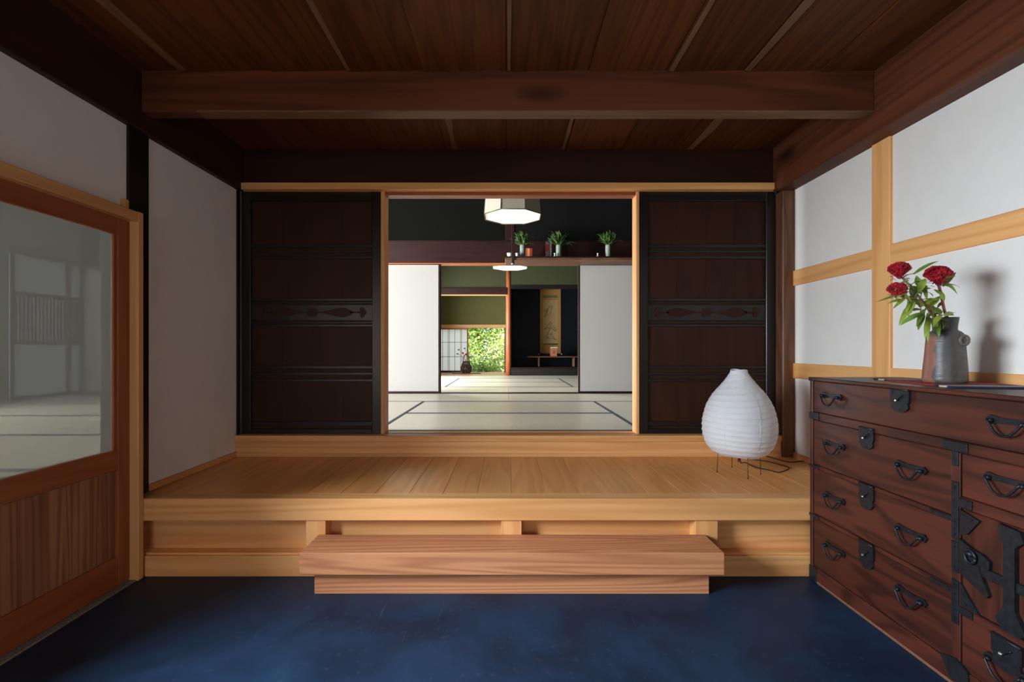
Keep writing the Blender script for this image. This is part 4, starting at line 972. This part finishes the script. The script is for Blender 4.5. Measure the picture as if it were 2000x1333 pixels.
for L in ((1784, 536, 1831, 505, 11), (1780, 565, 1743, 566, 8), (1775, 570, 1710, 590, 9), (1842, 560, 1868, 530, 13), (1845, 556, 1880, 557, 11), (1845, 556, 1866, 560, 10),
          (1785, 590, 1755, 632, 17), (1800, 612, 1756, 632, 16), (1803, 612, 1793, 645, 15), (1812, 612, 1812, 668, 12), (1815, 620, 1806, 655, 14), (1824, 622, 1829, 650, 14),
          (1828, 620, 1834, 652, 15), (1840, 612, 1812, 600, 18), (1845, 618, 1868, 604, 16), (1846, 622, 1860, 612, 18), (1795, 600, 1822, 583, 16), (1815, 600, 1836, 578, 18),
          (1790, 575, 1776, 615, 13), (1778, 578, 1774, 622, 12), (1770, 580, 1744, 603, 11), (1766, 585, 1735, 590, 12), (1795, 570, 1808, 540, 18), (1795, 560, 1790, 538, 16),
          (1800, 570, 1828, 572, 12), (1810, 585, 1832, 585, 9), (1805, 560, 1811, 588, 10), (1836, 570, 1846, 590, 12), (1780, 560, 1784, 585, 14), (1798, 565, 1812, 556, 16),
          (1785, 590, 1806, 598, 14), (1800, 605, 1784, 606, 18), (1842, 545, 1868, 540, 10), (1765, 576, 1780, 590, 12), (1805, 605, 1790, 635, 13), (1775, 548, 1750, 556, 9), (1782, 560, 1800, 575, 16), (1790, 570, 1818, 560, 14), (1772, 560, 1764, 578, 12), (1800, 590, 1780, 578, 13), (1810, 596, 1830, 606, 14),
          (1826, 612, 1806, 622, 15), (1838, 616, 1822, 632, 14), (1842, 590, 1830, 600, 9), (1838, 575, 1824, 565, 9), (1766, 572, 1748, 585, 8), (1788, 552, 1800, 545, 14), (1848, 618, 1842, 640, 12), (1778, 590, 1768, 612, 10)):
    lf(*L, d0=1.79+random.uniform(-.04, .03), d1=1.78+random.uniform(-.07, .05), curl=random.uniform(.0, .32))

# ------------------------------------------------------------------ garden beyond the window
def shrub(name, cx, cy, z0, rx, ry, rz, n, ls, mk, seed, label, cat, group, trunk=None):
    t = thing(name, (cx, cy, -.07), label, cat, group)
    rr = random.Random(seed); bm = bmesh.new()
    for i in range(n):
        while True:
            p = Vector((rr.uniform(-1, 1), rr.uniform(-1, 1), rr.uniform(-1, 1)))
            L = p.length
            if .25 < L < 1: break
        q = p*(.55+.45*rr.random())
        lump = 1 + .22*noise.noise(p*2.3+Vector((seed, 0, 0)))
        c = Vector((cx+q.x*rx*lump, cy+q.y*ry*lump, max(.0, z0+q.z*rz*lump)))
        d = Vector((rr.uniform(-1, 1), rr.uniform(-1, 1), rr.uniform(-.6, .6))).normalized(); s_ = Vector((rr.uniform(-1, 1), rr.uniform(-1, 1), rr.uniform(-1, 1))).cross(d)
        s_ = s_.normalized() if s_.length > .05 else d.orthogonal()
        l_ = ls*rr.uniform(.6, 1.4); wd = l_*.28
        vs = [bm.verts.new(c), bm.verts.new(c+d*l_*.5+s_*wd), bm.verts.new(c+d*l_), bm.verts.new(c+d*l_*.5-s_*wd)]
        f = bm.faces.new(vs); f.material_index = 0 if rr.random() < .6 else 1
    link('foliage', bm, [M['gleaf%d' % mk], M['gleaf%d' % ((mk+1) % 4)]], t, (cx, cy, z0))
    for k in range(3 if not trunk else 1):
        a = k*2.1+seed; top = Vector((cx+math.cos(a)*rx*.4, cy+math.sin(a)*ry*.3, z0+rz*.3))
        if trunk: tube('trunk', smooth_path([(cx, cy, -.1), (cx+.08, cy, .6), (cx-.05, cy, 1.3), (cx+.06, cy, z0)], 4), [trunk*(1-.5*i/12) for i in range(13)], M['bark'], t, 8)
        else: tube('stem', smooth_path([(cx+.05*math.cos(a), cy+.05*math.sin(a), -.1), (cx+math.cos(a)*rx*.2, cy, z0*.5), top], 3), .015, M['bark'], t, 6)
G = 'shrubs beyond the garden window'
for a in ((-.75, 13.9, .35, .75, .5, .55, 2600, .075, 1, 11, 'bright yellow green shrub nearest the garden window'),
          (.55, 14.0, .35, .7, .5, .55, 1800, .075, 0, 12, 'green shrub right of the bright one nearest the window'),
          (-2.2, 14.2, .5, .8, .6, .7, 2200, .08, 0, 13, 'green shrub standing left outside the garden window'),
          (-.1, 15.4, .8, .8, .6, .9, 2400, .09, 3, 14, 'pale silvery green shrub behind the nearest ones'),
          (-1.7, 15.8, .9, 1.0, .7, 1.0, 2600, .09, 1, 15, 'leafy bush in the second row, left of the pale one'),
          (1.6, 15.9, .9, 1.0, .7, 1.0, 1800, .09, 2, 16, 'dark green bush at the right of the second row'),
          (-3.6, 16.2, 1.0, 1.0, .8, 1.1, 1800, .09, 2, 17, 'dark green bush at the far left of the garden')):
    shrub('garden_shrub', *a[:10], a[10], 'shrub', G)
for a in ((-1.05, 17.6, 2.0, 1.25, .8, 1.9, 5200, .12, 1, 21, 'tall light green tree behind the shrubs', .09),
          (1.15, 17.7, 1.9, .75, .8, 1.7, 3200, .12, 3, 22, 'slender tree with pale trunk behind the silvery shrub', .08),
          (-3.6, 20.6, 2.2, 1.5, 1.2, 2.0, 3600, .13, 2, 23, 'dark tree at the back left of the garden', .10),
          (.6, 21.0, 2.2, 2.0, 1.2, 2.0, 2600, .13, 0, 24, 'broad green tree at the very back of the garden', .10)):
    shrub('garden_tree', *a[:10], a[10], 'tree', 'trees at the back of the garden', trunk=a[11])
